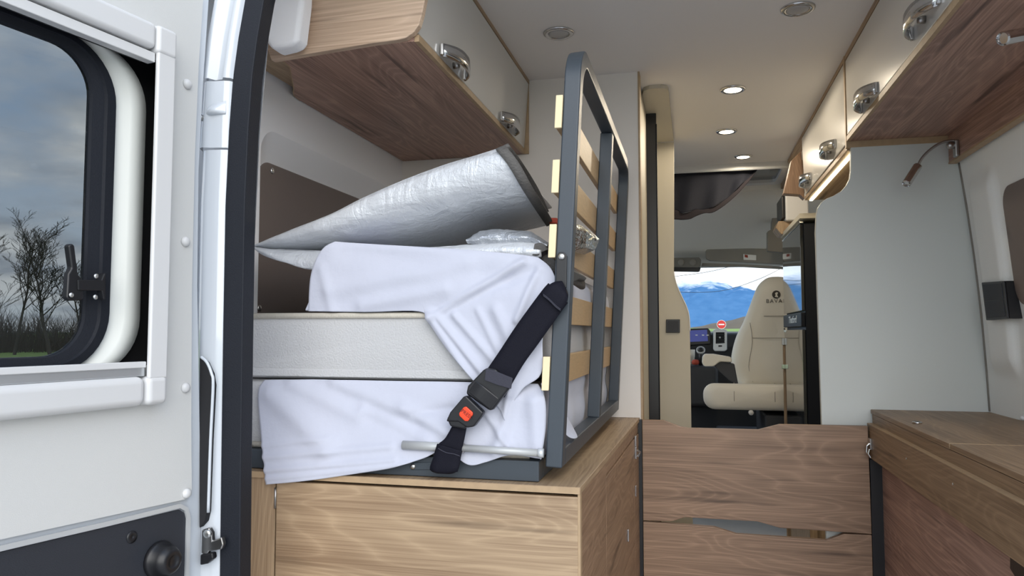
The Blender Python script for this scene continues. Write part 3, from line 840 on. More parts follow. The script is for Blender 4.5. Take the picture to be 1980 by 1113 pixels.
# partition panel behind the counter
pp = [(0.42,2.13,1.524),(0.418,2.13,1.434),(0.415,2.13,1.413),(0.406,2.13,1.395),(0.393,2.13,1.38),(0.373,2.13,1.368),(0.355,2.13,1.361),(0.342,2.13,1.351),(0.332,2.13,1.336),(0.328,2.13,1.314),(0.325,2.13,1.269),(0.327,2.13,1.003),(0.329,2.13,0.714)]
pp += [(0.34, 2.13, 0.0), (0.755, 2.13, 0.0), (0.755, 2.13, 0.75), (0.74, 2.13, 0.90), (0.735, 2.13, 1.05), (0.724, 2.13, 1.2), (0.71, 2.13, 1.33), (0.698, 2.13, 1.46), (0.69, 2.13, 1.527)]
pt = MB().prism(pp, (0, 0.018, 0)).build('partition_panel', 'lightpanel', bevel=0.002)
MB().tube([(xr(z) + 0.003, 2.128, z) for z in (0.80, 0.9, 1.0, 1.1, 1.2, 1.3, 1.38, 1.44)], 0.0028, 8).build('seam', 'greyfab', pt, smooth=True)
tag(pt, 'pale grey partition panel with rounded upper corner between counter and fridge', 'panel')

# ================================================================== HANDLES
def handle(x, y, z, nx, parent, k=1.0):
    h = empty('handle', (x, y, z)); h.parent = parent
    q = parent; off = Vector((x, y, z))
    while q is not None:
        off -= q.location; q = q.parent
    h.location = off
    arch = []
    n = 18
    mb = MB()
    L = 0.078 * k; D_ = 0.027 * k; hw = 0.0165 * k
    rows = []
    for i in range(n + 1):
        t = -1 + 2 * i / n
        o_ = D_ * (1 - abs(t) ** 2.6)
        ww = hw * (0.72 + 0.28 * math.cos(t * 1.2))
        rows.append([Vector((x + nx * (o_ + 0.0025), y + t * L, z - ww)), Vector((x + nx * (o_ + 0.0035), y + t * L, z)), Vector((x + nx * (o_ + 0.0025), y + t * L, z + ww))])
    mb.grid(rows)
    mb.build('bow', 'chrome', h, thick=0.003, smooth=True)
    for s in (-1, 1):
        MB().box(min(x, x + nx * 0.006), max(x, x + nx * 0.006), y + s * L - 0.006, y + s * L + 0.006, z - hw * 0.75, z + hw * 0.75).build('foot', 'chrome', h, bevel=0.0015)
    MB().lathe([(0.007, 0), (0.007, 0.010), (0.005, 0.013), (0.0005, 0.0135)], (x, y + 0.003, z - 0.004), (nx, 0, 0), 16).build('button', 'satin', h, smooth=True)
    return h

# ================================================================== LEFT OVERHEAD CABINET
ol = thing('overhead_cabinet', 'oak and cream overhead cabinet above the mattresses on the left', 'cabinet', (-0.66, 1.67, 1.53))
ep = [(-0.768, 1.513), (-0.56, 1.5265), (-0.515, 1.5275), (-0.497, 1.530), (-0.482, 1.538), (-0.472, 1.551), (-0.466, 1.570), (-0.460, 1.60), (-0.455, 1.64), (-0.453, 1.748), (-0.84, 1.748), (-0.80, 1.60)]
MB().prism([(a, 1.222, b) for a, b in ep], (0, 0.015, 0)).build('end_panel', 'wood_end_lit', ol, bevel=0.0015)
up = [(-0.4865, 1.237), (-0.4865, 2.118), (-0.866, 2.118), (-0.866, 1.50), (-0.862, 1.47), (-0.852, 1.445), (-0.838, 1.425), (-0.775, 1.30), (-0.765, 1.237)]
MB().prism([(a, b, 1.528) for a, b in up], (0, 0, 0.014)).build('bottom_board', 'wood_under', ol, bevel=0.001)
MB().sweep([(a, b, 1.535) for a, b in up[3:]], [(-0.0075, -0.001), (0.0075, -0.001), (0.0075, 0.0008), (-0.0075, 0.0008)], (0, 0, 1)).build('edge_band', 'oak_edge', ol)
box('front_lip', 'oak_edge', (-0.4865, -0.4775, 1.238, 2.118, 1.5275, 1.541), ol, 0.0006)
dl = MB().prism([(-0.479, 1.2385, 1.543), (-0.466, 1.2385, 1.738), (-0.484, 1.2385, 1.738), (-0.497, 1.2385, 1.543)], (0, 0.872, 0)).build('door', 'gloss', ol, bevel=0.002)
box('top_rail', 'wood_y', (-0.50, -0.4655, 1.238, 2.118, 1.739, 1.75), ol)
box('far_stile', 'oak_edge', (-0.50, -0.4665, 2.1115, 2.118, 1.528, 1.745), ol)
box('back_fill', 'wood_y', (-0.86, -0.50, 1.25, 2.11, 1.545, 1.745), ol)
h1 = [(-0.474,1.427,1.555),(-0.474,1.889,1.555)]
for p in h1: handle(-0.475, p[1], p[2], 1, dl, 0.95)

# ================================================================== RIGHT OVERHEAD CABINETS
o1 = thing('overhead_cabinet', 'cream overhead cabinet with oak underside above the counter on the right', 'cabinet', (0.54, 1.6, 1.5))
box('bottom_board', 'wood_under', (0.410, 0.66, 1.0, 2.128, 1.514, 1.528), o1, 0.0008)
box('front_lip', 'oak_edge', (0.4085, 0.4165, 1.002, 2.126, 1.5135, 1.527), o1)
d1 = box('door', 'gloss', (0.410, 0.426, 1.0, 2.122, 1.530, 1.733), o1, 0.002)
box('top_rail', 'wood_y', (0.4095, 0.44, 1.0, 2.124, 1.735, 1.75), o1)
box('back_board', 'wood_under', (0.655, 0.672, 1.0, 2.128, 1.442, 1.528), o1, 0.001)
box('back_edge', 'oak_edge', (0.654, 0.673, 1.0, 2.128, 1.4385, 1.4425), o1)
box('back_fill', 'wood_y', (0.43, 0.65, 1.0, 2.12, 1.53, 1.745), o1)
for p in [(0.41,1.425,1.561),(0.41,1.862,1.549)]: handle(0.410, p[1], p[2], -1, d1)
o2 = thing('overhead_cabinet', 'small cream overhead cabinet over the fridge with lit strip underneath', 'cabinet', (0.54, 2.5, 1.5))
box('near_stile', 'oak_edge', (0.408, 0.66, 2.129, 2.143, 1.497, 1.75), o2, 0.001)
box('bottom_board', 'wood_y', (0.412, 0.66, 2.144, 2.93, 1.493, 1.507), o2, 0.0008)
d2 = MB().prism([(0.410, y, z) for y, z in ((2.146, 1.510), (2.146, 1.735), (2.955, 1.735), (2.945, 1.68), (2.905, 1.510))], (0.016, 0, 0)).build('door', 'gloss', o2, bevel=0.002)
box('top_rail', 'wood_y', (0.4095, 0.44, 2.144, 3.38, 1.737, 1.75), o2)
box('back_fill', 'wood_y', (0.43, 0.65, 2.15, 2.92, 1.51, 1.745), o2)
for p in [(0.41,2.361,1.547),(0.41,2.816,1.545)]: handle(0.410, p[1], p[2], -1, d2)
led = box('light_strip', 'led', (0.428, 0.438, 2.15, 2.92, 1.4885, 1.4932), o2)
MB().prism([(0.413,3,1.697),(0.377,3,1.662),(0.36,3,1.593),(0.346,3,1.535),(0.406,3,1.528),(0.422,3,1.511),(0.419,3,1.6)], (0, 0.05, 0)).build('front_end', 'wood_front_shaded', o2, bevel=0.002)

# reading lamps
def lamp(base, pts, a, b, label, group=None):
    t = thing('reading_lamp', label, 'lamp', base, group)
    bx_, by, bz = base
    MB().box(bx_ - 0.010, bx_, by - 0.011, by + 0.011, bz - 0.034, bz + 0.008).build('wall_plate', 'satin', t, bevel=0.003)
    MB().lathe([(0.009, 0), (0.009, 0.016), (0.006, 0.020), (0.0005, 0.021)], (bx_ - 0.006, by, bz - 0.004), (-1, 0, 0), 16).build('knob', 'satin', t, smooth=True)
    MB().tube(smooth_line(pts, 8), 0.0035, 10).build('gooseneck', 'satin', t, smooth=True)
    A, B = Vector(a), Vector(b)
    L = (B - A).length
    MB().lathe([(0.004, -0.004), (0.0105, 0), (0.011, 0.002), (0.011, L - 0.003), (0.0095, L), (0.008, L - 0.004), (0.0005, L - 0.004)], A, B - A, 20).build('lamp_head', 'chrome', t, smooth=False)
lp = [(0.659,2.055,1.479),(0.643,2.055,1.483),(0.617,2.055,1.479),(0.593,2.055,1.464),(0.573,2.055,1.444),(0.561,2.055,1.422)]
lamp((0.655, 2.055, lp[0][2] - 0.004), lp, lp[-1], ([(0.526,2.03,1.372)][0]), 'satin metal gooseneck reading lamp pointing down in front of the grey partition')
lq = [(0.556,1.3,1.482),(0.535,1.3,1.476),(0.517,1.3,1.469)]
lamp((0.655, 1.30, 1.485), [(0.645, 1.3, 1.489), (0.60, 1.3, 1.492), (0.55, 1.29, 1.489), lq[-1]], lq[-1], ([(0.471,1.27,1.454)][0]), 'chrome reading lamp head under the right overhead cabinet at the picture edge')

# ================================================================== DOUBLE SOCKET on the right wall
sw = thing('wall_socket', 'black double wall plate on the bulging right wall', 'socket', (0.71, 1.98, 1.08))
sk_ = [(0.695,2.039,1.122),(0.695,1.906,1.117),(0.695,1.891,1.031),(0.695,2.018,1.029)]
MB().prism(sk_, (-0.005, 0, 0)).build('plate', 'black', sw, bevel=0.0015)
a, b, c, d = [Vector(p) for p in sk_]
def mixq(u, v): return (a.lerp(b, u)).lerp(d.lerp(c, u), v)
for v0, v1 in ((0.06, 0.49), (0.51, 0.94)):
    MB().prism([mixq(0.08, v0), mixq(0.92, v0), mixq(0.92, v1), mixq(0.08, v1)], (-0.0065, 0, 0)).build('rocker', 'black_panel', sw, bevel=0.001)
wbk = MB().prism([mixq(0, 0), mixq(1, 0), mixq(1, 1), mixq(0, 1)], (0.03, 0, 0)).build('back_box', 'black', sw)

# ================================================================== BED BASE + UPRIGHT SLATTED HALF
bf = thing('bed_platform', 'slate grey steel bed frame lying flat under the mattresses', 'bed platform', (-0.5, 1.6, 0.762))
MB().box(-0.86, -0.2425, 1.170, 1.205, 0.762, 0.7945).build('rear_rail', 'steel', bf, bevel=0.0015)
MB().box(-0.272, -0.2425, 1.206, 2.08, 0.762, 0.7945).build('side_rail', 'steel', bf, bevel=0.0015)
MB().box(-0.86, -0.2425, 2.08, 2.112, 0.762, 0.7945).build('front_rail', 'steel', bf, bevel=0.0015)
mbp = MB().prism([(-0.459,1.17,0.784),(-0.391,1.17,0.787),(-0.391,1.17,0.775),(-0.459,1.17,0.772)], (0, -0.002, 0)).build('anchor_plate', 'steel', bf, bevel=0.001)
MB().lathe([(0.0045, 0), (0.0045, 0.002), (0.002, 0.0028), (0.0004, 0.003)], [(-0.455,1.168,0.778)][0], (0, -1, 0), 14).build('screw', 'screw', bf, smooth=True)
for i in range(4):
    MB().box(-0.85, -0.28, 1.28 + i * 0.2, 1.34 + i * 0.2, 0.782, 0.794).build('slat', 'birch', bf)

uf = thing('slatted_frame', 'upright folded slatted bed half with slate steel hoop and birch slats', 'bed frame', (-0.2, 1.6, 0.762))
TW, TD = 0.0135, 0.015
Z0, Z1, YA, YB = 0.785, 1.462, 1.185, 2.075
rad = 0.055
hp = [(YA, Z0), (YA, 0.9), (YA, 1.05), (YA, 1.2), (YA, 1.32), (YA, Z1 - rad)]
for k in range(1, 9):
    a_ = R(90 * k / 8); hp.append((YA + rad - rad * math.cos(a_), Z1 - rad + rad * math.sin(a_)))
hp += [(1.4, Z1), (1.6, Z1), (1.8, Z1), (YB - rad, Z1)]
for k in range(1, 9):
    a_ = R(90 * k / 8); hp.append((YB - rad + rad * math.sin(a_), Z1 - rad + rad * math.cos(a_)))
hp += [(YB, 1.3), (YB, 1.1), (YB, 0.9), (YB, Z0)]
path = [(tilt(z), y, z) for y, z in hp]
rp = [(-TW, TD), (-TW, -TD), (TW, -TD), (TW, TD)]
MB().sweep(path, rp, (1, 0, 0.0533)).build('hoop', 'steel', uf, bevel=0.003, seg=3)
MB().prism([(tilt(Z0) - TW, YA + TD, Z0), (tilt(Z0) + TW, YA + TD, Z0), (tilt(Z0 + .028) + TW, YA + TD, Z0 + .028), (tilt(Z0 + .028) - TW, YA + TD, Z0 + .028)], (0, YB - YA - 2 * TD, 0)).build('bottom_rail', 'steel', uf, bevel=0.002)
ym = 1.655
MB().sweep([(tilt(z), ym, z) for z in (Z0 + 0.028, 1.0, 1.2, Z1 - TD)], rp, (1, 0, 0.0533)).build('middle_post', 'steel', uf, bevel=0.002)
for z in (1.358, 1.252, 1.147, 1.040, 0.934):
    x1 = tilt(z) - TW - 0.0005
    sl_ = MB().prism([(x1 - 0.010 - 0.0014, 1.172, z - 0.026), (x1 - 0.0014, 1.172, z - 0.026), (x1 + 0.0014, 1.172, z + 0.026), (x1 - 0.010 + 0.0014, 1.172, z + 0.026)], (0, 0.90, 0)).build('slat', 'birch', uf, bevel=0.001)
    MB().prism([(x1 - 0.0112 - 0.0014, 1.166, z - 0.027), (x1 - 0.0014 + .0004, 1.166, z - 0.027), (x1 + 0.0018, 1.166, z + 0.027), (x1 - 0.0112 + 0.0014, 1.166, z + 0.027)], (0, 0.006, 0)).build('end_cap', 'birch_end', sl_, bevel=0.001)

# ================================================================== MATTRESSES
def mattress(name, label, x0, x1, z0, z1, mm, y0=1.19, y1=2.09):
    t = thing(name, label, 'mattress', ((x0 + x1) / 2, (y0 + y1) / 2, z0), group='stacked mattresses')
    rows = []
    mb = MB()
    # core with softly rounded edges, long faces a little full
    n = 26
    prof = rrect(0, 1, 0, 1, 0.0, 1)
    core = MB()
    ring = []
    r = 0.028
    sec = rrect(x0, x1, z0, z1, r, 6)
    loops = []
    for y, k in ((y0, 0.82), (y0 + 0.003, 0.92), (y0 + 0.012, 1.0), (y0 + 0.1, 1.0), (y1 - 0.1, 1.0), (y1 - 0.012, 1.0), (y1 - 0.003, 0.92), (y1, 0.82)):
        cx, cz = (x0 + x1) / 2, (z0 + z1) / 2
        dd = (1 - k) * 0.05
        loops.append([(x0 + dd if a < x0 + dd else (x1 - dd if a > x1 - dd else a), y, z0 + dd if b < z0 + dd else (z1 - dd if b > z1 - dd else b)) for a, b in sec])
    core.grid(loops, closed=True)
    core.add(loops[0], [list(range(len(sec)))]); core.add(loops[-1], [list(range(len(sec)))[::-1]])
    o = core.build('core', mm, t, smooth=False, bevel=0.004, seg=3)
    return t
m1 = mattress('mattress', 'lowest cream mattress of the stack, under the hanging white sheet', -0.845, -0.243, 0.796, 0.915, 'mattress')
m2 = mattress('mattress', 'middle cream knit mattress of the stack with ribbed tape edge', -0.845, -0.2435, 0.918, 1.034, 'mattress')
for t, z, zb in ((m1, 0.800, None), (m2, 1.029, None)):
    MB().tube([(-0.84, 1.190, z), (-0.5, 1.1885, z), (-0.262, 1.190, z)], 0.0055, 10).build('piping', 'piping', t, smooth=True)
MB().box(-0.845, -0.26, 1.1875, 1.192, 0.9215, 0.936).build('border_tape', 'mattress', m2, bevel=0.002)
# top one, smaller, rounded, wrapped in the white sheet
m3 = thing('mattress', 'topmost smaller mattress of the stack, wrapped in white sheet', 'mattress', (-0.45, 1.6, 1.036), group='stacked mattresses')
o3 = [(-0.656,1.19,1.038),(-0.66,1.19,1.086),(-0.647,1.19,1.125),(-0.626,1.19,1.154),(-0.61,1.19,1.157),(-0.466,1.19,1.142),(-0.283,1.19,1.124),(-0.248,1.19,1.117),(-0.228,1.19,1.097),(-0.222,1.19,1.069),(-0.22,1.19,1.037)]
o3 = smooth_line(o3, 4)
loops = []
for y, k in ((1.192, 0.93), (1.197, 0.975), (1.21, 1.0), (1.6, 1.0), (2.02, 1.0), (2.035, 0.95)):
    loops.append([(-0.44 + (p.x + 0.44) * (1 - (1 - k) * 0.4), y, 1.036 + (p.z - 1.036) * (k if k > 0.94 else 0.95)) for p in o3])
mb = MB().grid(loops, closed=True)
mb.add(loops[0], [list(range(len(o3)))]); mb.add(loops[-1], [list(range(len(o3)))[::-1]])
mb.build('core', 'sheet', m3, smooth=True)
cn = MB().prism([(-0.671,1.188,1.038),(-0.663,1.188,1.055),(-0.653,1.188,1.057),(-0.644,1.188,1.038)], (0, 0.02, 0)).build('corner_cloth', 'sheet', m3, bevel=0.003)

# upper sheet: front of the top mattress, then hanging across the lower ones
us = thing('bed_sheet', 'white sheet over the top mattress, trailing down behind the belt', 'sheet', (-0.4, 1.17, 1.0), group='white bed sheets')
topc = smooth_line([(-0.614,1.19,1.16),(-0.504,1.19,1.15),(-0.372,1.19,1.139),(-0.283,1.19,1.129),(-0.247,1.19,1.123)], 6)
leftc = smooth_line([(-0.614,1.19,1.16),(-0.632,1.186,1.15),(-0.647,1.186,1.13),(-0.657,1.186,1.103),(-0.66,1.186,1.075),(-0.661,1.186,1.037)], 6)
botc = smooth_line([(-0.654,1.173,1.036),(-0.553,1.173,1.035),(-0.463,1.173,1.036),(-0.447,1.173,1.016),(-0.423,1.173,0.978),(-0.391,1.173,0.937),(-0.359,1.173,0.898),(-0.336,1.173,0.867),(-0.331,1.173,0.825)], 6)
rightc = smooth_line([(-0.247,1.19,1.123),(-0.224,1.184,1.103),(-0.213,1.18,1.069),(-0.222,1.175,1.035),(-0.236,1.173,0.993),(-0.239,1.173,0.934),(-0.27,1.173,0.908),(-0.292,1.173,0.868),(-0.291,1.173,0.821)], 6)
rows = coons(topc, botc, leftc, rightc, 150, 90)
def fz(ends, w, a): return (*ends[0][::2], *ends[1][::2], w, a * 1.35)
F = []
for pr, w, a in (
    ([(-0.47,1.18,1.002),(-0.271,1.18,1.116)], 0.006, 0.006), ([(-0.615,1.18,1.074),(-0.369,1.18,1.114)], 0.016, 0.004), ([(-0.556,1.18,1.046),(-0.405,1.18,1.071)], 0.012, 0.004),
    ([(-0.414,1.18,1.036),(-0.25,1.18,1.103)], 0.010, -0.004), ([(-0.28,1.18,1.019),(-0.245,1.18,1.103)], 0.006, 0.005), ([(-0.433,1.18,1.028),(-0.351,1.18,0.916)], 0.007, 0.005),
    ([(-0.414,1.18,1.023),(-0.324,1.18,0.917)], 0.006, 0.005), ([(-0.387,1.18,1.028),(-0.293,1.18,0.926)], 0.006, 0.004), ([(-0.315,1.18,1.036),(-0.272,1.18,0.951)], 0.010, 0.005),
    ([(-0.346,1.18,1.036),(-0.306,1.18,0.959)], 0.006, 0.003), ([(-0.246,1.18,1.035),(-0.289,1.18,0.901)], 0.007, 0.006), ([(-0.28,1.18,0.959),(-0.306,1.18,0.833)], 0.006, 0.005),
    ([(-0.636,1.18,1.111),(-0.615,1.18,1.038)], 0.010, 0.003), ([(-0.597,1.18,1.146),(-0.298,1.18,1.087)], 0.018, -0.003)):
    F.append(fz(pr, w, a))
fold_rows(rows, F, jitter=0.0018, jscale=16)
MB().grid(rows).build('front_drape', 'sheet', us, smooth=True, thick=0.0015)
# lower sheet: over the lowest mattress, hem over the box edge
ls = thing('bed_sheet', 'white sheet on the lowest mattress, hem hanging over the oak box', 'sheet', (-0.5, 1.165, 0.8), group='white bed sheets')
topc = smooth_line([(-0.744,1.187,0.915),(-0.656,1.187,0.917),(-0.5,1.187,0.917),(-0.371,1.187,0.917),(-0.247,1.187,0.916)], 6)
leftc = smooth_line([(-0.744,1.187,0.915),(-0.753,1.183,0.899),(-0.751,1.178,0.864),(-0.739,1.168,0.821),(-0.723,1.152,0.779),(-0.711,1.141,0.741)], 6)
botc = smooth_line([(-0.711,1.141,0.741),(-0.628,1.142,0.752),(-0.536,1.145,0.768),(-0.483,1.15,0.778),(-0.432,1.157,0.794),(-0.397,1.161,0.808),(-0.358,1.161,0.786),(-0.328,1.163,0.791),(-0.29,1.166,0.803),(-0.238,1.172,0.799)], 6)
rightc = smooth_line([(-0.247,1.187,0.916),(-0.234,1.18,0.893),(-0.232,1.18,0.852),(-0.238,1.172,0.799)], 6)
rows = coons(topc, botc, leftc, rightc, 150, 80)
F = []
for pr, w, a in (
    ([(-0.727,1.17,0.893),(-0.606,1.17,0.807)], 0.022, 0.008), ([(-0.647,1.17,0.908),(-0.455,1.17,0.838)], 0.020, -0.005), ([(-0.607,1.17,0.913),(-0.492,1.17,0.871)], 0.014, 0.004), ([(-0.687,1.17,0.912),(-0.558,1.17,0.861)], 0.016, 0.006),
    ([(-0.724,1.17,0.785),(-0.492,1.17,0.811)], 0.006, 0.003), ([(-0.724,1.17,0.763),(-0.482,1.17,0.79)], 0.005, 0.003), ([(-0.73,1.17,0.803),(-0.606,1.17,0.82)], 0.005, 0.002),
    ([(-0.474,1.17,0.872),(-0.383,1.17,0.832)], 0.012, 0.006), ([(-0.287,1.17,0.893),(-0.312,1.17,0.809)], 0.010, 0.006), ([(-0.252,1.17,0.886),(-0.244,1.17,0.812)], 0.014, 0.006),
    ([(-0.549,1.17,0.87),(-0.428,1.17,0.822)], 0.010, 0.004), ([(-0.33,1.17,0.867),(-0.291,1.17,0.818)], 0.006, 0.005), ([(-0.455,1.17,0.864),(-0.392,1.17,0.874)], 0.008, -0.003), ([(-0.713,1.17,0.75),(-0.455,1.17,0.785)], 0.004, 0.002)):
    F.append(fz(pr, w, a))
fold_rows(rows, F, jitter=0.002, jscale=14)
MB().grid(rows).build('front_drape', 'sheet', ls, smooth=True, thick=0.0015)
rows = []
for j in range(24):
    z = 0.918 - 0.122 * j / 23
    rows.append([Vector((-0.2395 + 0.003 * math.sin(y * 40) * (j / 23) + 0.002 * math.sin(j * 0.5), y, z)) for y in [1.178 + 0.9 * i / 60 for i in range(61)]])
MB().grid(rows).build('side_drape', 'sheet', ls, smooth=True, thick=0.0015)
tipf = [[(-0.236, 1.24, 0.86), (-0.236, 1.30, 0.86), (-0.236, 1.36, 0.86)], [(-0.218, 1.24, 0.835), (-0.205, 1.30, 0.832), (-0.225, 1.36, 0.84)], [(-0.205, 1.25, 0.818), (-0.192, 1.29, 0.816), (-0.215, 1.33, 0.822)]]
MB().grid([[Vector(p) for p in r_] for r_ in tipf]).build('loose_tip', 'sheet', ls, smooth=True, thick=0.0015, sub=2)

# gas strut lying in front of the lowest mattress
gs = thing('gas_strut', 'thin silver tube lying along the foot of the lowest mattress', 'strut', (-0.36, 1.155, 0.80))
sp_ = [(-0.469,1.157,0.814),(-0.367,1.157,0.813),(-0.241,1.157,0.81),(-0.232,1.157,0.81)]
MB().tube([sp_[0], sp_[1]], 0.0075, 16).build('outer_tube', 'tube_grey', gs, smooth=True)
MB().tube([sp_[1], sp_[2]], 0.0060, 16).build('inner_tube', 'tube_grey', gs, smooth=True)
MB().tube([sp_[2], sp_[3]], 0.0072, 16).build('end_cap', 'silver', gs, smooth=True)
MB().tube([(-0.371,1.157,0.813),(-0.363,1.157,0.813)], 0.0078, 16).build('collar', 'satin', gs, smooth=True)

# ================================================================== SAFETY BELT
sb = thing('safety_belt', 'black safety belt buckled diagonally from slatted frame to bed frame', 'belt', (-0.33, 1.15, 0.9))
def ribbon(name, edge_a, edge_b, material, t=0.002, parent=None, n=24):
    A, B = resample(edge_a, n), resample(edge_b, n)
    rows = [[A[i], A[i].lerp(B[i], .25), A[i].lerp(B[i], .5), A[i].lerp(B[i], .75), B[i]] for i in range(n)]
    return MB().grid(rows).build(name, material, parent, smooth=True, thick=t)
MB().prism([(-0.212,1.168,1.122),(-0.208,1.168,1.128),(-0.2,1.168,1.128),(-0.195,1.168,1.122),(-0.196,1.168,1.071),(-0.213,1.168,1.071)], (0, -0.003, 0)).build('anchor_plate', 'black', sb, bevel=0.001)
MB().lathe([(0.0052, 0), (0.0052, 0.002), (0.003, 0.0032), (0.0005, 0.0034)], [(-0.203,1.165,1.121)][0], (0, -1, 0), 16).build('screw', 'screw', sb, smooth=True)
ribbon('upper_strap', smooth_line([(-0.223,1.155,1.078),(-0.234,1.153,1.065),(-0.274,1.153,1.012),(-0.304,1.153,0.968),(-0.336,1.153,0.923)], 6), smooth_line([(-0.192,1.155,1.046),(-0.202,1.153,1.033),(-0.24,1.153,0.981),(-0.265,1.153,0.947),(-0.295,1.153,0.896)], 6), 'belt', 0.0022, sb)
ribbon('upper_loop', smooth_line([(-0.203,1.16,1.081),(-0.213,1.151,1.079),(-0.223,1.148,1.073),(-0.234,1.148,1.062)], 6), smooth_line([(-0.196,1.16,1.067),(-0.191,1.15,1.055),(-0.196,1.148,1.042),(-0.203,1.148,1.032)], 6), 'belt', 0.003, sb)
for k in range(2):
    MB().tube([Vector(p) + Vector((0, 0, -0.002 * k)) for p in smooth_line([(-0.23,1.146,1.06),(-0.22,1.146,1.052),(-0.21,1.146,1.042),(-0.202,1.146,1.036)], 5)], 0.0008, 6).build('stitching', 'belt_tag', sb, smooth=True)
MB().prism([(-0.327,1.153,0.94),(-0.321,1.153,0.943),(-0.306,1.153,0.942),(-0.281,1.153,0.915),(-0.31,1.153,0.878),(-0.316,1.153,0.875),(-0.356,1.153,0.901),(-0.353,1.153,0.914)], (0, -0.012, 0)).build('adjuster', 'black', sb, bevel=0.004, seg=3)
ad = smooth_line([(-0.346,1.143,0.914),(-0.329,1.138,0.903),(-0.308,1.143,0.886)], 6)
MB().sweep([(p.x, p.y, p.z) for p in ad], [(-0.012, -0.002), (0.012, -0.002), (0.010, 0.004), (-0.010, 0.004)], (0.61, 0, 0.79)).build('adjuster_bar', 'black', sb, bevel=0.002)
MB().prism([(-0.321,1.138,0.943),(-0.306,1.138,0.939),(-0.277,1.138,0.928),(-0.28,1.138,0.911),(-0.303,1.138,0.917),(-0.323,1.138,0.924)], (0, -0.002, 0)).build('strap_end', 'belt_tag', sb, bevel=0.0008)
bk = MB().prism([(-0.381,1.153,0.872),(-0.359,1.153,0.897),(-0.354,1.153,0.899),(-0.325,1.153,0.873),(-0.327,1.153,0.869),(-0.341,1.153,0.85),(-0.353,1.153,0.848),(-0.367,1.153,0.857),(-0.388,1.153,0.857)], (0, -0.016, 0)).build('buckle', 'black', sb, bevel=0.003, seg=3)
MB().prism([(-0.388,1.152,0.863),(-0.375,1.152,0.868),(-0.352,1.152,0.85),(-0.359,1.152,0.845),(-0.382,1.152,0.849)], (0, -0.012, 0)).build('buckle_tail', 'black', sb, bevel=0.003)
MB().prism([(-0.365,1.137,0.871),(-0.357,1.137,0.881),(-0.353,1.137,0.882),(-0.342,1.137,0.873),(-0.342,1.137,0.869),(-0.35,1.137,0.859),(-0.355,1.137,0.859),(-0.364,1.137,0.867)], (0, -0.003, 0)).build('press_button', 'red', sb, bevel=0.0012)
c0 = Vector([(-0.352,1.134,0.87)][0])
text('press_lettering', 'PRESS', 0.0082, 'red_dark', c0, (R(90), R(36), 0), sb, 0.0004)
ribbon('lower_strap', smooth_line([(-0.376,1.15,0.858),(-0.392,1.15,0.83),(-0.406,1.15,0.817),(-0.413,1.15,0.796),(-0.419,1.15,0.777)], 6), smooth_line([(-0.357,1.15,0.847),(-0.361,1.15,0.827),(-0.365,1.15,0.809),(-0.368,1.15,0.79),(-0.372,1.15,0.776)], 6), 'belt', 0.0022, sb)
ribbon('lower_loop', smooth_line([(-0.405,1.146,0.82),(-0.412,1.146,0.797),(-0.417,1.146,0.779),(-0.406,1.15,0.773)], 6), smooth_line([(-0.363,1.146,0.81),(-0.367,1.146,0.793),(-0.371,1.146,0.778),(-0.386,1.15,0.773)], 6), 'belt', 0.003, sb)
MB().tube(smooth_line([(-0.403,1.144,0.813),(-0.39,1.144,0.807),(-0.376,1.144,0.805),(-0.366,1.144,0.802)], 5), 0.0009, 6).build('stitching', 'belt_tag', sb, smooth=True)

# ================================================================== SILVER INSULATING MAT
im = thing('insulating_mat', 'folded silver insulating mat with grey bound edges lying on the top mattress', 'mat', (-0.5, 1.5, 1.16))
topc = smooth_line([(-0.798,1.23,1.163),(-0.721,1.22,1.186),(-0.636,1.215,1.212),(-0.573,1.21,1.237),(-0.492,1.205,1.265),(-0.414,1.2,1.287),(-0.356,1.195,1.299),(-0.313,1.19,1.308)], 6)
botc = smooth_line([(-0.805,1.24,1.161),(-0.75,1.27,1.16),(-0.672,1.33,1.161),(-0.555,1.42,1.167),(-0.47,1.5,1.185),(-0.368,1.55,1.217),(-0.304,1.58,1.236)], 6)
leftc = [topc[0], botc[0]]
rightc = smooth_line([(-0.313,1.19,1.308),(-0.29,1.185,1.279),(-0.274,1.21,1.247),(-0.27,1.3,1.226),(-0.304,1.58,1.236)], 6)
rows = coons(topc, botc, leftc, rightc, 90, 40)
# rounded spring near the fold, hollow belly below
for j, row in enumerate(rows):
    v = j / 39
    for i, p in enumerate(row):
        u = i / 89
        b_ = math.sin(min(1, v * 1.6) * math.pi) if v < 0.625 else 0
        row[i] = p + Vector((0, -0.022 * b_ * u ** 0.7 * (1 - u ** 8), 0.0)) + Vector((0, 1, 0)) * 0.004 * noise.noise(Vector((p.x * 18, p.z * 18, v * 4)))
upper = MB().grid(rows).build('upper_leaf', 'foil', im, smooth=True, thick=0.004)
# second layer behind the fold
back = coons(topc, [Vector((p.x + 0.01, p.y + 0.42, p.z - 0.03)) for p in topc], [topc[0], topc[0] + Vector((0.01, 0.42, -0.03))], [topc[-1], topc[-1] + Vector((0.01, 0.42, -0.03))], 60, 20)
for j, row in enumerate(back):
    v = j / 19
    for i, p in enumerate(row):
        row[i] = p + Vector((0, 0, 0.004 * math.sin(v * math.pi)))
MB().grid(back).build('back_leaf', 'foil', im, smooth=True, thick=0.004)
def binding(name, line, w, parent, mm='binding'):
    L = resample(line, 40)
    wv = Vector(w)
    rows = [[p - wv * 0.5 + Vector((0, -0.003, 0)), p + Vector((0, -0.0045, 0)), p + wv * 0.5 + Vector((0, -0.003, 0))] for p in L]
    return MB().grid(rows).build(name, mm, parent, smooth=True, thick=0.007)
binding('edge_binding', [p + Vector((0.003, -0.002, 0)) for p in rightc], (0.015, 0.004, 0.006), im)
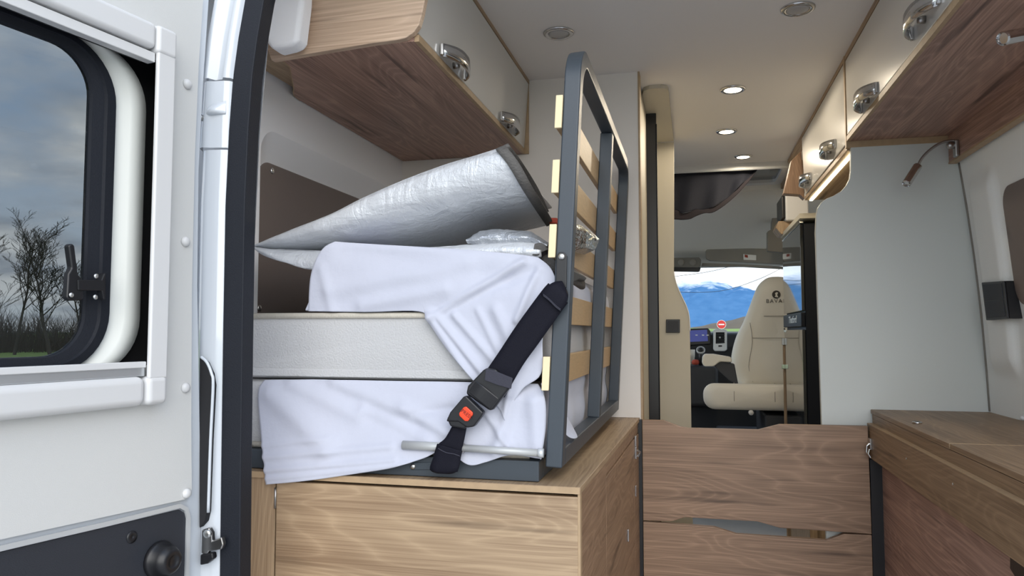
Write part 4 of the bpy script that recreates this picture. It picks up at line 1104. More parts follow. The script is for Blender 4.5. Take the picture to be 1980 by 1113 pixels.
bl2 = smooth_line([topc[-1] + Vector((0.012, 0.0, 0.003)), topc[-1] + Vector((0.016, 0.07, -0.008)), topc[-1] + Vector((0.018, 0.2, -0.03)), topc[-1] + Vector((0.02, 0.30, -0.06))], 6)
binding('edge_binding', bl2, (0.010, 0.004, 0.006), im)
# lower leaf, folded under at the left and lying on the mattress
lt_ = smooth_line([(-0.801,1.235,1.16),(-0.767,1.225,1.153),(-0.733,1.24,1.153),(-0.669,1.24,1.149),(-0.521,1.23,1.146),(-0.382,1.22,1.149),(-0.288,1.215,1.151),(-0.244,1.215,1.147)], 6)
lb2 = smooth_line([(-0.801,1.235,1.158),(-0.769,1.22,1.142),(-0.731,1.22,1.128),(-0.66,1.225,1.115),(-0.516,1.22,1.134),(-0.379,1.21,1.131),(-0.286,1.205,1.126),(-0.244,1.205,1.126)], 6)
rows = coons(lt_, lb2, [lt_[0], lb2[0]], [lt_[-1], lb2[-1]], 80, 12)
for j, row in enumerate(rows):
    for i, p in enumerate(row):
        row[i] = p + Vector((0, -0.008 * math.sin(j / 11 * math.pi), 0.002 * noise.noise(Vector((p.x * 30, j * .3, 0)))))
MB().grid(rows).build('lower_leaf', 'foil', im, smooth=True, thick=0.004)
low = coons(lt_, [Vector((p.x, p.y + 0.5, max(p.z, 1.165))) for p in lt_], [lt_[0], lt_[0] + Vector((0, .5, 0.01))], [lt_[-1], lt_[-1] + Vector((0, .5, 0.01))], 60, 12)
MB().grid(low).build('lower_sheet', 'foil', im, smooth=True, thick=0.004)
be = smooth_line([(-0.255,1.203,1.147),(-0.25,1.203,1.148),(-0.244,1.203,1.148),(-0.237,1.203,1.144),(-0.233,1.203,1.137)], 5)
bo = smooth_line([(-0.259,1.203,1.128),(-0.253,1.203,1.127),(-0.248,1.203,1.128),(-0.245,1.203,1.132),(-0.241,1.203,1.134)], 5)
ribbon('rolled_binding', be, bo, 'binding', 0.006, im)
# crumpled foil pouch squeezed between the leaves
fp = thing('foil_blind', 'crumpled shiny foil screen blind squeezed between the mat and frame', 'blind', (-0.26, 1.3, 1.17))
ft = [(-0.383,1.24,1.164),(-0.362,1.24,1.176),(-0.333,1.24,1.179),(-0.294,1.24,1.175),(-0.271,1.24,1.173),(-0.251,1.24,1.16),(-0.238,1.24,1.149)]
fb = [(-0.379,1.225,1.154),(-0.355,1.225,1.152),(-0.328,1.225,1.151),(-0.291,1.225,1.151),(-0.267,1.225,1.152),(-0.248,1.225,1.147),(-0.237,1.225,1.142)]
T, B = resample(ft, 40), resample(fb, 40)
random.seed(5)
rows = []
for j in range(9):
    v = j / 8
    rows.append([T[i].lerp(B[i], v) + Vector((0, -0.012 * math.sin(v * math.pi) + 0.004 * noise.noise(Vector((i * 0.25, v * 2.2, 3.1))), 0.0012 * noise.noise(Vector((i * 0.5, v * 3, 9))))) for i in range(40)])
MB().grid(rows).build('front_face', 'foil_grey', fp, thick=0.002)
bk_ = [[p.copy() for p in rows[0]]]
for k in range(1, 8):
    bk_.append([p + Vector((0.01 * k / 7, 0.05 * k, 0.003 * noise.noise(Vector((i * .4, k * .8, 1))) - 0.002 * k)) for i, p in enumerate(rows[0])])
MB().grid(bk_).build('top_face', 'foil_grey', fp, thick=0.002)
pk_ = [(-0.195,1.252,1.179),(-0.195,1.332,1.196),(-0.195,1.436,1.2),(-0.195,1.506,1.191),(-0.195,1.513,1.17),(-0.195,1.419,1.15),(-0.195,1.286,1.142)]
c_ = sum((Vector(p) for p in pk_), Vector()) / len(pk_)
mb = MB(); random.seed(3)
rr = [[Vector((-0.235, p[1] - 0.01, p[2])) for p in pk_], [Vector((-0.20 + random.uniform(-.004, .004), p[1], p[2])) for p in pk_],
      [Vector((-0.186 + random.uniform(-.006, .006), c_.y + (p[1] - c_.y) * .7, c_.z + (p[2] - c_.z) * .7)) for p in pk_],
      [Vector((-0.178, c_.y + (p[1] - c_.y) * .1, c_.z + (p[2] - c_.z) * .1)) for p in pk_]]
mb.grid(rr, closed=True).build('bulging_end', 'foil_shiny', fp)
# dark quilted cover under it, poking through the frame
dq = thing('quilted_cover', 'dark grey quilted cover poking out through the slatted frame', 'cover', (-0.22, 1.3, 1.1))
mb = MB()
qp = smooth_line([(-0.247,1.215,1.125),(-0.237,1.215,1.13),(-0.222,1.215,1.126),(-0.21,1.215,1.115),(-0.207,1.215,1.096),(-0.217,1.215,1.093),(-0.233,1.215,1.106)], 4)
loops = [[p + Vector((0.0, 0.0, 0.0)) for p in qp], [p + Vector((0.004, 0.08, -0.004)) for p in qp], [p + Vector((0.010, 0.17, -0.012)) for p in qp]]
mb.grid(loops, closed=True); mb.add(loops[0], [list(range(len(qp)))]); mb.add(loops[-1], [list(range(len(qp)))])
mb.build('roll', 'binding', dq, smooth=True)
tp = [(-0.192,1.209,1.104),(-0.192,1.34,1.104),(-0.192,1.381,1.102),(-0.192,1.353,1.094),(-0.192,1.277,1.091),(-0.192,1.197,1.079)]
MB().prism(tp, (-0.03, 0, 0)).build('tip', 'dash', dq, bevel=0.003)
rc = MB().prism([(-0.294,1.52,1.241),(-0.274,1.52,1.24),(-0.272,1.52,1.227),(-0.292,1.52,1.228)], (0, 0.05, 0)).build('red_strap', 'cordred', bevel=0.003)
tag(rc, 'small dull red strap end showing beside the bound mat edge', 'strap')

# ================================================================== CEILING LAMPS
def downlight(x, y, on, label, group):
    t = thing('ceiling_downlight', label, 'lamp', (x, y, 1.75), group)
    MB().lathe([(0.0385, 0.0), (0.0385, 0.003), (0.034, 0.006), (0.027, 0.0055), (0.025, 0.002), (0.025, 0.0)], (x, y, 1.75), (0, 0, -1), 36).build('rim', 'chrome' , t, smooth=True)
    MB().lathe([(0.0255, 0.0), (0.0255, 0.0045), (0.020, 0.0058), (0.0005, 0.0062)], (x, y, 1.75), (0, 0, -1), 32).build('lens', 'lamp_on' if on else 'lens_off', t, smooth=True)
    if on:
        ld = bpy.data.lights.new('downlight_beam', 'SPOT'); ld.spot_size = R(176); ld.spot_blend = 0.12; ld.shadow_soft_size = 0.02; ld.energy = 2.7; ld.color = (1.0, 0.86, 0.66)
        lo_ = bpy.data.objects.new('downlight_beam', ld); COL.objects.link(lo_)
        lo_.parent = t; lo_.location = (0, 0, -0.015)
for x, y, on, lab in ((-0.318, 1.79, False, 'unlit round ceiling downlight above the slatted frame'), (0.246, 1.784, False, 'unlit round ceiling downlight beside the right overhead cabinet'),
                      (0.129, 2.343, True, 'lit ceiling downlight, nearest of the three glowing'), (0.131, 2.835, True, 'lit ceiling downlight, middle one of the three glowing'), (0.217, 3.267, True, 'lit ceiling downlight, farthest of the three, beside the roof hatch')):
    downlight(x, y, on, lab, 'round ceiling downlights')
ld = bpy.data.lights.new('strip_glow', 'AREA'); ld.shape = 'RECTANGLE'; ld.size = 0.012; ld.size_y = 0.76; ld.energy = 0.8; ld.color = (1.0, 0.80, 0.5)
lo_ = bpy.data.objects.new('strip_glow', ld); COL.objects.link(lo_); lo_.parent = o2; lo_.location = (0.433 - 0.54, 2.535 - 2.5, 1.486 - 1.5)

# ================================================================== BATHROOM DOOR JAMB + BEIGE PANEL
bt = thing('door_rail', 'rounded pale rail under the ceiling by the black bathroom jamb', 'rail', (-0.1, 2.5, 1.735))
rl = [(-0.145, 2.30), (-0.138, 2.262), (-0.12, 2.245), (-0.085, 2.245), (-0.068, 2.256), (-0.064, 2.28), (-0.064, 2.895), (-0.145, 2.895)]
MB().prism([(a, b, 1.738) for a, b in rl], (0, 0, 0.0115)).build('rail', 'beige', bt)
jb = thing('door_jamb', 'tall black strip at the bathroom doorway edge', 'jamb', (-0.128, 2.5, 0))
MB().box(-0.1455, -0.112, 2.50, 2.515, 0.0, 1.737).build('strip', 'black', jb, bevel=0.001)
MB().tube([(-0.112, 2.50, 0.0), (-0.112, 2.50, 1.70)], 0.002, 8).build('bead', 'fridge_side', jb, smooth=True)
bpn = thing('aisle_panel', 'tall beige panel with a shouldered edge and black socket', 'panel', (-0.1, 2.9, 0))
bo_ = smooth_line([(-0.063,2.9,1.737),(-0.066,2.9,1.482),(-0.07,2.9,1.232)], 2) + smooth_line([(-0.068,2.9,1.212),(-0.059,2.9,1.178),(-0.04,2.9,1.132),(-0.025,2.9,1.098),(-0.016,2.9,1.063),(-0.013,2.9,1.004)], 5)
bo_ = [(p.x, 2.9, min(p.z, 1.737)) for p in bo_] + [(-0.012, 2.9, 0.0), (-0.145, 2.9, 0.0), (-0.145, 2.9, 1.737)]
MB().prism(bo_, (0, 0.022, 0)).build('board', 'beige', bpn, bevel=0.001)
MB().tube([(p[0] + 0.0005, 2.8995, p[2]) for p in bo_[4:-3]], 0.0022, 8).build('edge_bead', 'trim_white', bpn, smooth=True)
a_ = [(-0.101,2.9,1.049),(-0.049,2.9,1.049),(-0.05,2.9,0.998),(-0.102,2.9,0.998)]
pl_ = MB().prism(a_, (0, -0.008, 0)).build('socket_plate', 'black', bpn, bevel=0.0015)
m_ = [Vector(p).lerp(sum((Vector(q) for q in a_), Vector()) / 4, 0.2) for p in a_]
MB().prism(m_, (0, -0.010, 0)).build('rocker', 'black_panel', pl_, bevel=0.001)

# ================================================================== FRIDGE
fr = thing('fridge', 'tall black glossy fridge with two doors behind the partition', 'fridge', (0.6, 3.4, 0))
MB().box(0.428, 0.74, 3.09, 3.69, 0.35, 1.43).build('body', 'fridge_side', fr, bevel=0.004)
MB().box(0.415, 0.4275, 3.095, 3.685, 1.085, 1.428).build('upper_door', 'fridge', fr, bevel=0.002)
MB().box(0.412, 0.4275, 3.095, 3.685, 1.022, 1.078).build('control_band', 'fridge_side', fr, bevel=0.003)
MB().box(0.415, 0.4275, 3.095, 3.685, 0.36, 1.010).build('lower_door', 'fridge', fr, bevel=0.002)
MB().box(0.410, 0.415, 3.66, 3.69, 1.0, 1.02).build('hinge', 'chrome', fr, bevel=0.001)
MB().box(0.4125, 0.428, 3.09, 3.69, 1.430, 1.438).build('top_lip', 'chrome', fr, bevel=0.002)
bg = text('badge_lettering', 'Thetford', 0.042, 'silver', (0.4115, 3.36, 1.052), (R(90), 0, R(-90)), fr, 0.0006, shear=0.2, bold=0.0006)
bg.scale = (1.7, 1, 1)
fc = thing('fridge_housing', 'tan top board and plinth around the black fridge', 'cabinet', (0.6, 3.4, 0))
MB().box(0.412, 0.745, 3.07, 3.72, 1.446, 1.466).build('top_board', 'beige', fc, bevel=0.001)
MB().box(0.425, 0.74, 3.09, 3.69, 0.0, 0.345).build('plinth', 'wood_z', fc)
kp = thing('kitchen_end_panel', 'narrow brown end panel with a latch beyond the fridge', 'panel', (0.42, 3.74, 0))
MB().box(0.409, 0.44, 3.70, 3.72, 0.0, 0.965).build('board', 'wood_z', kp, bevel=0.001)
MB().box(0.404, 0.441, 3.694, 3.70, 0.940, 0.972).build('cap', 'satin', kp, bevel=0.001)
MB().box(0.400, 0.425, 3.690, 3.699, 0.828, 0.850).build('latch', 'chrome', kp, bevel=0.002)
wbx = thing('wall_speaker', 'small white box with a black front above the fridge', 'box', (0.46, 3.6, 1.5))
MB().box(0.420, 0.52, 3.58, 3.80, 1.512, 1.637).build('housing', 'trim_white', wbx, bevel=0.008, seg=3)
MB().box(0.405, 0.421, 3.59, 3.80, 1.525, 1.630).build('front', 'black', wbx, bevel=0.004)
MB().prism([(0.38,3.62,1.486),(0.392,3.62,1.517),(0.483,3.62,1.516),(0.447,3.62,1.455),(0.402,3.62,1.456)], (0, 0.15, 0)).build('bracket', 'wood_z', wbx, bevel=0.003)

# ================================================================== CAB
# roof hatch and curtain
struct(MB().box(-0.9, 1.2, 3.9, 4.0, 1.70, 1.80).build('ceiling_cab_lip', 'headliner'))
ht = thing('roof_hatch', 'white framed roof hatch with a dark pane over the cab', 'hatch', (0.1, 3.6, 1.72))
ha = rrect(-0.45, 0.425, 3.395, 3.79, 0.03, 5); hb = rrect(-0.42, 0.392, 3.402, 3.715, 0.03, 5)
frame_loops([[(a, b, 1.75) for a, b in ha], [(a, b, 1.722) for a, b in ha], [(a, b, 1.718) for a, b in hb], [(a, b, 1.735) for a, b in hb]]).build('hatch_frame', 'trim_white', ht)
MB().prism([(a, b, 1.733) for a, b in hb], (0, 0, 0.012)).build('hatch_pane', 'glass_hatch', ht)
MB().box(0.20, 0.33, 3.80, 3.83, 1.697, 1.709).build('handle', 'greyfab', ht, bevel=0.003)
struct(box('ceiling_cab', 'headliner', (-0.95, 1.24, 3.79, 4.0, 1.70, 1.80)))
struct(box('ceiling_cab_left', 'headliner', (-0.95, -0.45, 3.40, 3.80, 1.72, 1.80)))
struct(box('ceiling_cab_right', 'wood_y', (0.425, 1.24, 3.40, 3.80, 1.70, 1.80)))
cu = thing('hanging_curtain', 'dark navy net curtain sagging below the roof hatch', 'curtain', (0.05, 3.42, 1.7))
ct_ = [(-0.30 + 0.60 * i / 10, 3.425, 1.745) for i in range(11)]
cb = smooth_line([(-0.30, 3.44, 1.60), (-0.20, 3.44, 1.55)] + [(-0.079,3.44,1.56),(-0.045,3.44,1.542),(-0.01,3.44,1.546),(0.017,3.44,1.557),(0.056,3.44,1.555),(0.108,3.44,1.572),(0.165,3.44,1.609),(0.222,3.44,1.666),(0.267,3.44,1.703),(0.296,3.44,1.744)], 4)
rows = coons(ct_, cb, [ct_[0], cb[0]], [ct_[-1], cb[-1]], 60, 30)
for j, row in enumerate(rows):
    for i, p in enumerate(row):
        row[i] = p + Vector((0, 0.012 * math.sin(i * 0.55 + j * 0.12) * j / 29 + 0.02 * math.sin(j / 29 * math.pi), 0))
MB().grid(rows).build('net', 'navy', cu, smooth=True, thick=0.002)
ch = smooth_line([(-0.30, 3.438, 1.575), (-0.20, 3.438, 1.525)] + [(-0.08,3.438,1.515),(-0.045,3.438,1.511),(-0.006,3.438,1.514),(0.017,3.438,1.525),(0.056,3.438,1.538),(0.092,3.438,1.539),(0.142,3.438,1.568),(0.199,3.438,1.617),(0.251,3.438,1.675),(0.301,3.438,1.743)], 4)
rows = coons([p + Vector((0, -0.004, 0)) for p in cb], ch, [cb[0], ch[0]], [cb[-1], ch[-1]], 60, 6)
MB().grid(rows).build('hem', 'navy_hem', cu, smooth=True, thick=0.002)
# headliner sloping to the windscreen
rows = []
for y, z in ((3.80, 1.702), (4.0, 1.655), (4.2, 1.59), (4.4, 1.515), (4.52, 1.45), (4.60, 1.405), (4.63, 1.40)):
    rows.append([Vector((x, y, z)) for x in (-0.95, -0.3, 0.2, 0.7, 1.24)])
struct(MB().grid(rows).build('ceiling_cab_front', 'headliner', smooth=True, thick=0.02))
gp = MB().prism([(0.42,4.12,1.742),(0.431,4.12,1.77),(0.455,4.12,1.785),(0.592,4.12,1.79),(0.583,4.12,1.406),(0.388,4.12,1.43),(0.39,4.12,1.535),(0.411,4.12,1.546)], (0, 0.06, 0)).build('pillar_trim', 'greyfab', bevel=0.004)
tag(struct(gp))
vs_ = thing('sun_visor', 'grey brown sun visor folded up above the windscreen', 'visor', (0.35, 4.45, 1.42))
MB().prism([(0.075,4.44,1.47),(0.087,4.44,1.491),(0.11,4.44,1.496),(0.294,4.44,1.485),(0.547,4.44,1.463),(0.545,4.44,1.381),(0.293,4.44,1.401),(0.097,4.44,1.415),(0.077,4.44,1.427)], (0, 0.02, 0)).build('flap', 'visor', vs_, bevel=0.006, seg=3)
MB().prism([(0.285,4.439,1.449),(0.356,4.439,1.441),(0.355,4.439,1.412),(0.287,4.439,1.416)], (0, -0.0015, 0)).build('warning_label', 'silver', vs_)
MB().prism([(0.293,4.437,1.446),(0.31,4.437,1.442),(0.31,4.437,1.427),(0.293,4.437,1.431)], (0, -0.001, 0)).build('label_mark', 'cordred', vs_)
MB().prism([(0.056,4.45,1.404),(0.293,4.45,1.39),(0.546,4.45,1.37),(0.546,4.45,1.358),(0.293,4.45,1.378),(0.05,4.45,1.386)], (0, 0.05, 0)).build('lower_edge', 'visor', vs_, bevel=0.002)
oc = thing('overhead_console', 'grey overhead light console with dark mirror below', 'console', (0.0, 4.43, 1.40))
MB().prism([(-0.144,4.42,1.431),(-0.123,4.42,1.436),(0.039,4.42,1.435),(0.05,4.42,1.42),(0.047,4.42,1.384),(0.032,4.42,1.375),(-0.144,4.42,1.382)], (0, 0.06, 0)).build('housing', 'greyfab', oc, bevel=0.005)
for p in [(-0.064,4.419,1.407),(0.003,4.419,1.406)]:
    MB().lathe([(0.019, 0), (0.019, 0.004), (0.012, 0.006), (0.0005, 0.006)], p, (0, -1, 0), 16).build('spot', 'visor', oc, smooth=True)
MB().prism([(-0.145,4.43,1.383),(0.047,4.43,1.376),(0.041,4.43,1.355),(0.032,4.43,1.352),(-0.145,4.43,1.358)], (0, 0.03, 0)).build('mirror', 'black', oc, bevel=0.003)
# windscreen glass and cab shell
ws = MB().prism([(-0.85, 4.60, 1.425), (1.15, 4.60, 1.425), (1.15, 5.45, 0.93), (-0.85, 5.45, 0.93)], (0, 0.004, 0.003)).build('window_1', 'glass_clear')
struct(ws)
struct(box('window_3', 'glass_clear', (1.20, 1.205, 4.15, 5.0, 0.75, 1.53)))  # unseen cab window, enlarged to brighten the headliner
struct(box('wall_cab_right', 'greyfab', (1.18, 1.24, 4.15, 5.5, -0.3, 0.75)))
struct(box('wall_cab_front', 'dash', (-0.95, 1.24, 5.45, 5.5, -0.2, 0.93)))
struct(box('floor_cab', 'dark', (-0.95, 1.24, 4.3, 5.5, -0.03, 0.06)))
# dashboard
da = thing('dashboard', 'dark dashboard with display, silver vent and gear console', 'dashboard', (0.1, 4.95, 0.5))
MB().prism([(-0.8, y, z) for y, z in ((4.93, 0.10), (4.93, 0.80), (4.90, 0.92), (4.93, 0.995), (5.05, 1.005), (5.42, 0.93), (5.42, 0.1))], (1.95, 0, 0)).build('body', 'dash', da, bevel=0.02, seg=3)
MB().prism([(-0.051,4.88,1.023),(0.091,4.88,1.026),(0.106,4.88,1.006),(0.105,4.88,0.924),(-0.052,4.88,0.914)], (0, 0.05, 0)).build('display_bezel', 'black', da, bevel=0.004)
MB().prism([(-0.041,4.878,1.01),(0.084,4.878,1.016),(0.089,4.878,0.944),(-0.042,4.878,0.937)], (0, -0.003, 0)).build('display', 'screen', da)
for x_ in (0.012, 0.052, 0.080):
    MB().box(x_, x_ + 0.014, 4.872, 4.874, 0.978, 0.985).build('icon', 'silver', da)
MB().prism([(0.122,4.87,1.013),(0.138,4.87,1.02),(0.195,4.87,1.019),(0.207,4.87,1.01),(0.205,4.87,0.889),(0.189,4.87,0.879),(0.129,4.87,0.879),(0.12,4.87,0.892)], (0, 0.05, 0)).build('vent_bezel', 'silver', da, bevel=0.005)
MB().prism([(0.138,4.868,1),(0.191,4.868,1),(0.19,4.868,0.931),(0.136,4.868,0.928)], (0, -0.002, 0)).build('vent', 'dark', da, bevel=0.001)
for i in range(4):
    z = 0.933 + i * 0.017
    MB().box(0.142, 0.192, 4.862, 4.867, z, z + 0.003).build('vent_slat', 'dash', da)
MB().lathe([(0.006, 0), (0.004, 0.012), (0.0005, 0.012)], [(0.162,4.866,0.967)][0], (0, -1, 0), 10).build('vent_tab', 'silver', da)
MB().prism([(0.152,4.866,0.918),(0.174,4.866,0.918),(0.174,4.866,0.909),(0.152,4.866,0.908)], (0, -0.003, 0)).build('vent_mark', 'black', da, bevel=0.001)
gq = [(0.041,4.6,0.888)][0]
gl_ = MB().lathe([(0.026, 0), (0.026, 0.012), (0.022, 0.016), (0.019, 0.012), (0.0005, 0.012)], gq, (0, -0.8, 0.6), 24).build('gear_ring', 'silver', da, smooth=True)
MB().lathe([(0.016, 0.0), (0.016, 0.019), (0.009, 0.024), (0.0005, 0.025)], gq, (0, -0.8, 0.6), 20).build('gear_knob', 'black', da, smooth=True)
MB().box(-0.10, 0.14, 4.60, 4.93, 0.55, 0.80).build('console_block', 'dash', da, bevel=0.03, seg=3)
MB().tube([(gq[0], gq[1] + 0.01, gq[2] - 0.005), (gq[0], 4.66, 0.78)], 0.012, 10).build('gear_stem', 'black', da, smooth=True)
cp_ = [(-0.01,4.55,0.904),(-0.011,4.55,0.828)][0]
cu_ = thing('paper_cup', 'pale cup standing on the dashboard console', 'cup', (-0.03, 4.75, 0.80))
cq = [(-0.011,4.75,0.817)][0]
MB().lathe([(0.022, 0), (0.025, 0.045), (0.026, 0.046), (0.028, 0.09), (0.026, 0.09), (0.022, 0.01), (0.0005, 0.01)], (cq[0] - 0.008, 4.75, 0.802), (0, 0, 1), 20).build('body', 'leather', cu_, smooth=True)
rb = [(0.01,4.62,0.813)][0]
rt = MB().lathe([(0.012, -0.015), (0.022, -0.008), (0.024, 0.004), (0.016, 0.016), (0.0005, 0.018)], (rb[0], 4.64, 0.818), (0, 0, 1), 16).build('red_pouch', 'cordred', smooth=True)
tag(rt, 'small round red pouch lying in front of the pale cup', 'pouch')

# passenger seat turned to face the living area
se = thing('cab_seat', 'cream leather cab seat turned to face the rear', 'seat', (0.3, 4.0, 0.1))
CX = 0.43
hl = [(0.180, 0.700), (0.225, 0.760), (0.236, 0.83), (0.228, 0.90), (0.205, 0.98), (0.170, 1.05), (0.138, 1.13), (0.112, 1.20), (0.092, 1.245), (0.065, 1.275), (0.030, 1.292)]
ol_ = [(CX - a, b) for a, b in hl] + [(CX + a, b) for a, b in hl[::-1]]
ol_ = [(p.x, p.z) for p in smooth_line([(a, 0, b) for a, b in ol_], 3)]
cxm, czm = CX, 1.0
loops = []
for y, k in ((4.10, 0.0), (4.085, 0.55), (4.088, 0.80), (4.10, 0.93), (4.13, 1.0), (4.17, 1.0), (4.20, 0.93), (4.21, 0.6), (4.21, 0.0)):
    loops.append([(cxm + (a - cxm) * max(k, .001), y, czm + (b - czm) * max(k, .001)) for a, b in ol_])
bkk = MB().grid(loops, closed=True).build('backrest', 'leather', se, smooth=True)
MB().tube(smooth_line([(CX - 0.14, 4.082, 1.05), (CX - 0.13, 4.084, 0.95), (CX - 0.15, 4.087, 0.82), (CX - 0.13, 4.095, 0.74)], 5), 0.0018, 6).build('seam', 'visor', bkk, smooth=True)
MB().tube([(CX - 0.13, 4.0835, 0.97), (CX + 0.13, 4.0835, 0.97)], 0.0015, 6).build('seam', 'visor', bkk, smooth=True)
MB().tube([(CX - 0.07, 4.084, 1.085), (CX + 0.09, 4.084, 1.085)], 0.0015, 6).build('seam', 'visor', bkk, smooth=True)
e0 = [(0.424,4.083,1.197)][0]
MB().lathe([(0.021, 0), (0.021, 0.0012), (0.0005, 0.0014)], e0, (0, -1, 0), 28).build('emblem', 'logo', bkk)
MB().prism([(e0[0] + a, e0[1] - 0.0012, e0[2] + b) for a, b in ((-0.008, -0.012), (0.010, -0.016), (0.004, -0.002), (0.009, 0.010), (-0.001, 0.012), (-0.007, 0.004), (-0.003, -0.002))], (0, -0.001, 0)).build('emblem_head', 'leather', bkk)
t0 = [(0.439,4.083,1.162)][0]
text('seat_lettering', 'BAVARIA', 0.028, 'logo', (t0[0], t0[1] - 0.0004, t0[2]), (R(90), 0, 0), bkk, 0.0004, spacing=1.25)
cl = rrect(0.045, 0.555, 0.60, 0.735, [0.05, 0.055, 0.06, 0.05], 6)
loops = []
for y, k in ((3.755, 0.0), (3.755, 0.75), (3.765, 0.90), (3.79, 1.0), (3.88, 1.0), (4.08, 1.0), (4.12, 0.9), (4.13, 0.0)):
    loops.append([(0.30 + (a - 0.30) * (0.985 if k >= .9 and k < 1 else max(k, .001)), y, 0.667 + (b - 0.667) * max(k, .001)) for a, b in cl])
sc_ = 0.93
loops = [[((x - 0) * (y / 4.02), y, 1 + (z - 1) * (y / 4.02)) for x, y, z in lp_] for lp_ in loops]
MB().grid(loops, closed=True).build('cushion', 'leather', se, smooth=True)
for xx in (0.20, 0.40):
    MB().tube(smooth_line([(xx * .95, 3.81, 0.753), (xx * .94, 3.766, 0.735), (xx * .935, 3.752, 0.69), (xx * .94, 3.762, 0.65)], 5), 0.0016, 6).build('seam', 'visor', se, smooth=True)
ar = [(0.043,3.95,0.872),(0.053,3.95,0.888),(0.1,3.95,0.888),(0.186,3.95,0.873),(0.191,3.95,0.847),(0.13,3.95,0.849),(0.099,3.95,0.825),(0.052,3.95,0.824),(0.04,3.95,0.84)]
MB().prism(ar, (0, 0.06, 0)).build('armrest', 'leather', se, bevel=0.008, seg=3)
MB().prism([(0.089,3.97,0.845),(0.141,3.97,0.851),(0.202,3.97,0.838),(0.22,3.97,0.728),(0.175,3.97,0.754),(0.112,3.97,0.814)], (0, 0.05, 0)).build('armrest_bracket', 'dark_leather', se, bevel=0.004)
MB().box(0.33, 0.50, 3.80, 4.32, 0.44, 0.60).build('swivel_base', 'dark_leather', se, bevel=0.01, seg=3)
MB().box(0.12, 0.52, 4.3, 4.5, 0.0, 0.46).build('seat_box', 'dash', se, bevel=0.01)
MB().lathe([(0.012, 0), (0.012, 0.018), (0.0005, 0.02)], [(0.262,3.74,0.617)][0], (0, -1, 0), 12).build('lever_tip', 'trim_white', se, smooth=True)

# ================================================================== OUTSIDE
n = 40
gv = MB(); gv.add([(24 * math.cos(2 * math.pi * k / n), 24 * math.sin(2 * math.pi * k / n), -0.595) for k in range(n)], [list(range(n))])  # unseen pale gravel disc, added and lightened for neutral bounce light
struct(gv.build('ground', 'gravel'))
gm = MB(); gm.add([(900 * math.cos(2 * math.pi * k / n), 900 * math.sin(2 * math.pi * k / n), -0.62) for k in range(n)], [list(range(n))])
struct(gm.build('ground_meadow', 'grass'))
gf = MB(); gf.add([(20000 * math.cos(2 * math.pi * k / n), 20000 * math.sin(2 * math.pi * k / n), -1.2) for k in range(n)], [list(range(n))])
struct(gf.build('ground_far', 'field'))
# mountain ridge, a wide arc some 6 km off
def ridge(name, dist, a0, a1, hfun, depth, material, na=160, nr=14):
    rows = []
    for j in range(nr):
        t = j / (nr - 1)
        row = []
        for i in range(na):
            a = R(a0 + (a1 - a0) * i / (na - 1))
            d = dist + depth * t
            h = hfun(math.degrees(a)) * math.sin(min(1, t * 1.25) * math.pi / 2) ** 0.9
            h *= 1 + 0.10 * noise.fractal(Vector((math.degrees(a) * 0.9, t * 5, 2)), 0.9, 2, 5) * (0.3 + t)
            row.append(Vector((d * math.sin(a), d * math.cos(a), h - 2)))
        rows.append(row)
    o = MB().grid(rows).build(name, material, smooth=False)
    o['kind'] = 'structure'
    return o
def hm(a):
    return 395 - 5.5 * a + 45 * noise.fractal(Vector((a * 0.16, 0.3, 0)), 0.9, 2, 6) - (25 if a > 2 else 0)
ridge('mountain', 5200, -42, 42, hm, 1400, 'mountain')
ridge('hill', 900, -25, 42, lambda a: min(40, max(1.0, 9.5 + 3.3 * a + 2 * noise.noise(Vector((a * 0.7, 0, 7))))), 120, 'hill', 90, 8)
ridge('ground_bank', 72, -42, 42, lambda a: 3.45 + 0.15 * noise.noise(Vector((a * 0.2, 3, 1))), 60, 'grass', 60, 8)
ns = thing('road_sign', 'round red no entry sign on a post in the meadow', 'sign', (2.1, 58, -0.62))
sx, sy, sz = [(2.061,58,1.582)][0]
MB().tube([(sx, sy + 0.03, -0.62), (sx, sy + 0.03, sz + 0.2)], 0.03, 8).build('post', 'alu', ns, smooth=True)
MB().lathe([(0.31, 0), (0.31, 0.01), (0.0005, 0.012)], (sx, sy, sz), (0, -1, 0), 32).build('disc', 'sign_red', ns)
MB().box(sx - 0.21, sx + 0.21, sy - 0.016, sy - 0.012, sz - 0.045, sz + 0.045).build('bar', 'sign_white', ns)
MB().lathe([(0.335, 0.0), (0.335, 0.006), (0.0005, 0.007)], (sx, sy, sz), (0, -1, 0), 32).build('border', 'sign_white', ns)
for name_, pts, lab in (('power_cable', [(-7.411,45,3.989),(-2.704,45,3.542),(0.009,45,3.351),(1.778,45,3.45),(3.233,45,3.883),(4.671,45,4.519),(7.494,45,6.119)], 'lower sagging overhead cable crossing in front of the mountains'),
                        ('power_cable', [(-7.576,46,3.925),(-4.338,46,4.069),(-0.28,46,4.476),(0.936,46,4.641),(1.989,46,4.869),(4.794,46,5.578),(7.665,46,6.415)], 'upper overhead cable close under the visor')):
    c_ = MB().tube(smooth_line(pts, 6), 0.014, 6).build(name_, 'cable', smooth=True)
    tag(c_, lab, 'cable', 'overhead cables')

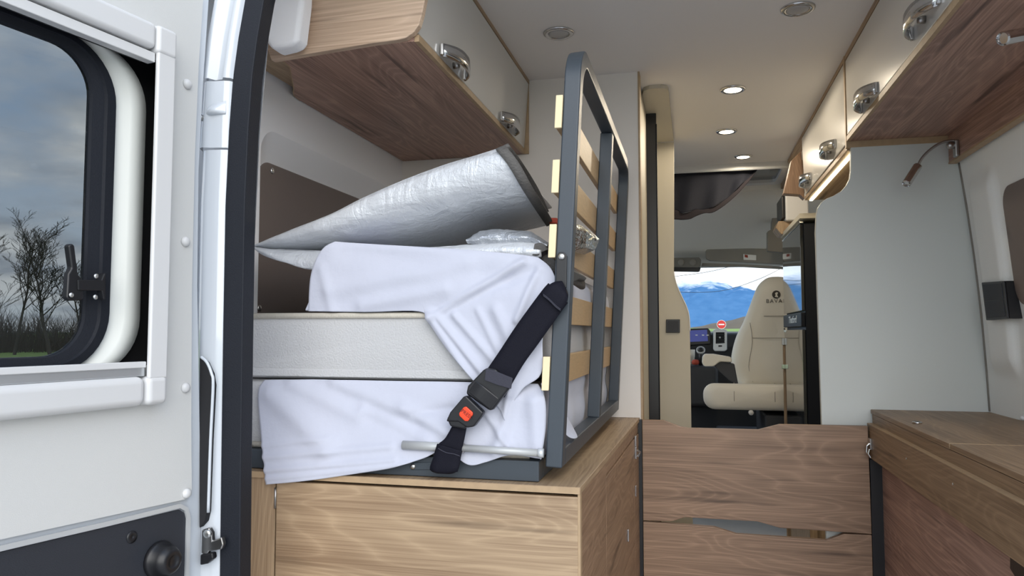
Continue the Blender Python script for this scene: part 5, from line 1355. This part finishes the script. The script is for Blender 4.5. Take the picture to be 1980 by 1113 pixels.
# bare trees and scrub beyond the open door
def bare_tree(x, y, h, seed, label, trunk=0.11):
    rnd = random.Random(seed)
    tr_ = thing('bare_tree', label, 'tree', (x, y, -0.62), group='bare trees beyond the door window')
    tm, bm_ = MB(), MB()
    def branch(p, d, L, r, lev):
        n_ = 3 if lev > 1 else 5
        pts = [p]; q = p.copy(); dd = d.copy()
        for i in range(n_):
            dd = (dd + Vector((rnd.uniform(-.18, .18), rnd.uniform(-.18, .18), rnd.uniform(-.05, .16)))).normalized()
            q = q + dd * (L / n_); pts.append(q.copy())
        (tm if lev == 0 else bm_).tube(pts, [max(0.011, r * (1 - 0.75 * i / n_)) for i in range(n_ + 1)], 6 if lev == 0 else 3, cap=False)
        if lev >= 4: return
        k = {0: 11, 1: 6, 2: 5, 3: 3}[lev]
        for j in range(k):
            f = 0.30 + 0.70 * (j + rnd.random()) / k
            i = min(n_ - 1, int(f * n_)); b = pts[i].lerp(pts[i + 1], f * n_ - i)
            az = rnd.uniform(0, 2 * math.pi); sp = rnd.uniform(0.45, 0.95)
            nd = (d * math.cos(sp) + Vector((math.cos(az), math.sin(az), 0.15)) * math.sin(sp)).normalized()
            branch(b, nd, L * rnd.uniform(0.36, 0.55) * (1.15 - 0.5 * f if lev == 0 else 1), r * 0.42, lev + 1)
    branch(Vector((x, y, -0.62)), Vector((rnd.uniform(-.08, .08), 0, 1)).normalized(), h * 0.80, trunk, 0)
    tm.build('trunk', 'bark', tr_, smooth=True)
    o = bm_.build('branches', 'bark', tr_)
for ang, dist, h, sd, lab in ((-47.6, 64, 9.8, 11, 'tall bare tree at the left edge of the door window'), (-45.6, 48, 6.8, 4, 'forked bare tree in the middle of the door window'),
                              (-43.9, 66, 6.6, 8, 'small bare tree beside the dark window rubber'), (-50.0, 60, 8.0, 21, 'bare tree farther left beyond the door window')):
    bare_tree(dist * math.sin(R(ang)), dist * math.cos(R(ang)), h, sd, lab)
rnd = random.Random(2)
sc2 = MB()
for i in range(3600):
    a = R(rnd.uniform(-56, -38)); d = rnd.uniform(70, 95)
    p = Vector((d * math.sin(a), d * math.cos(a), -0.62)); h = rnd.uniform(1.6, 5.6) * (0.7 + 0.5 * noise.noise(Vector((math.degrees(a) * 0.5, 0, 0))))
    sc2.tube([p, p + Vector((rnd.uniform(-.5, .5), rnd.uniform(-.5, .5), h * .55)), p + Vector((rnd.uniform(-1.1, 1.1), rnd.uniform(-1.1, 1.1), h))], [0.035, 0.02, 0.006], 3, cap=False)
sc_o = sc2.build('winter_scrub', 'scrub')
tag(sc_o, 'low tangle of leafless scrub behind the bare trees', 'scrub', kind='stuff')
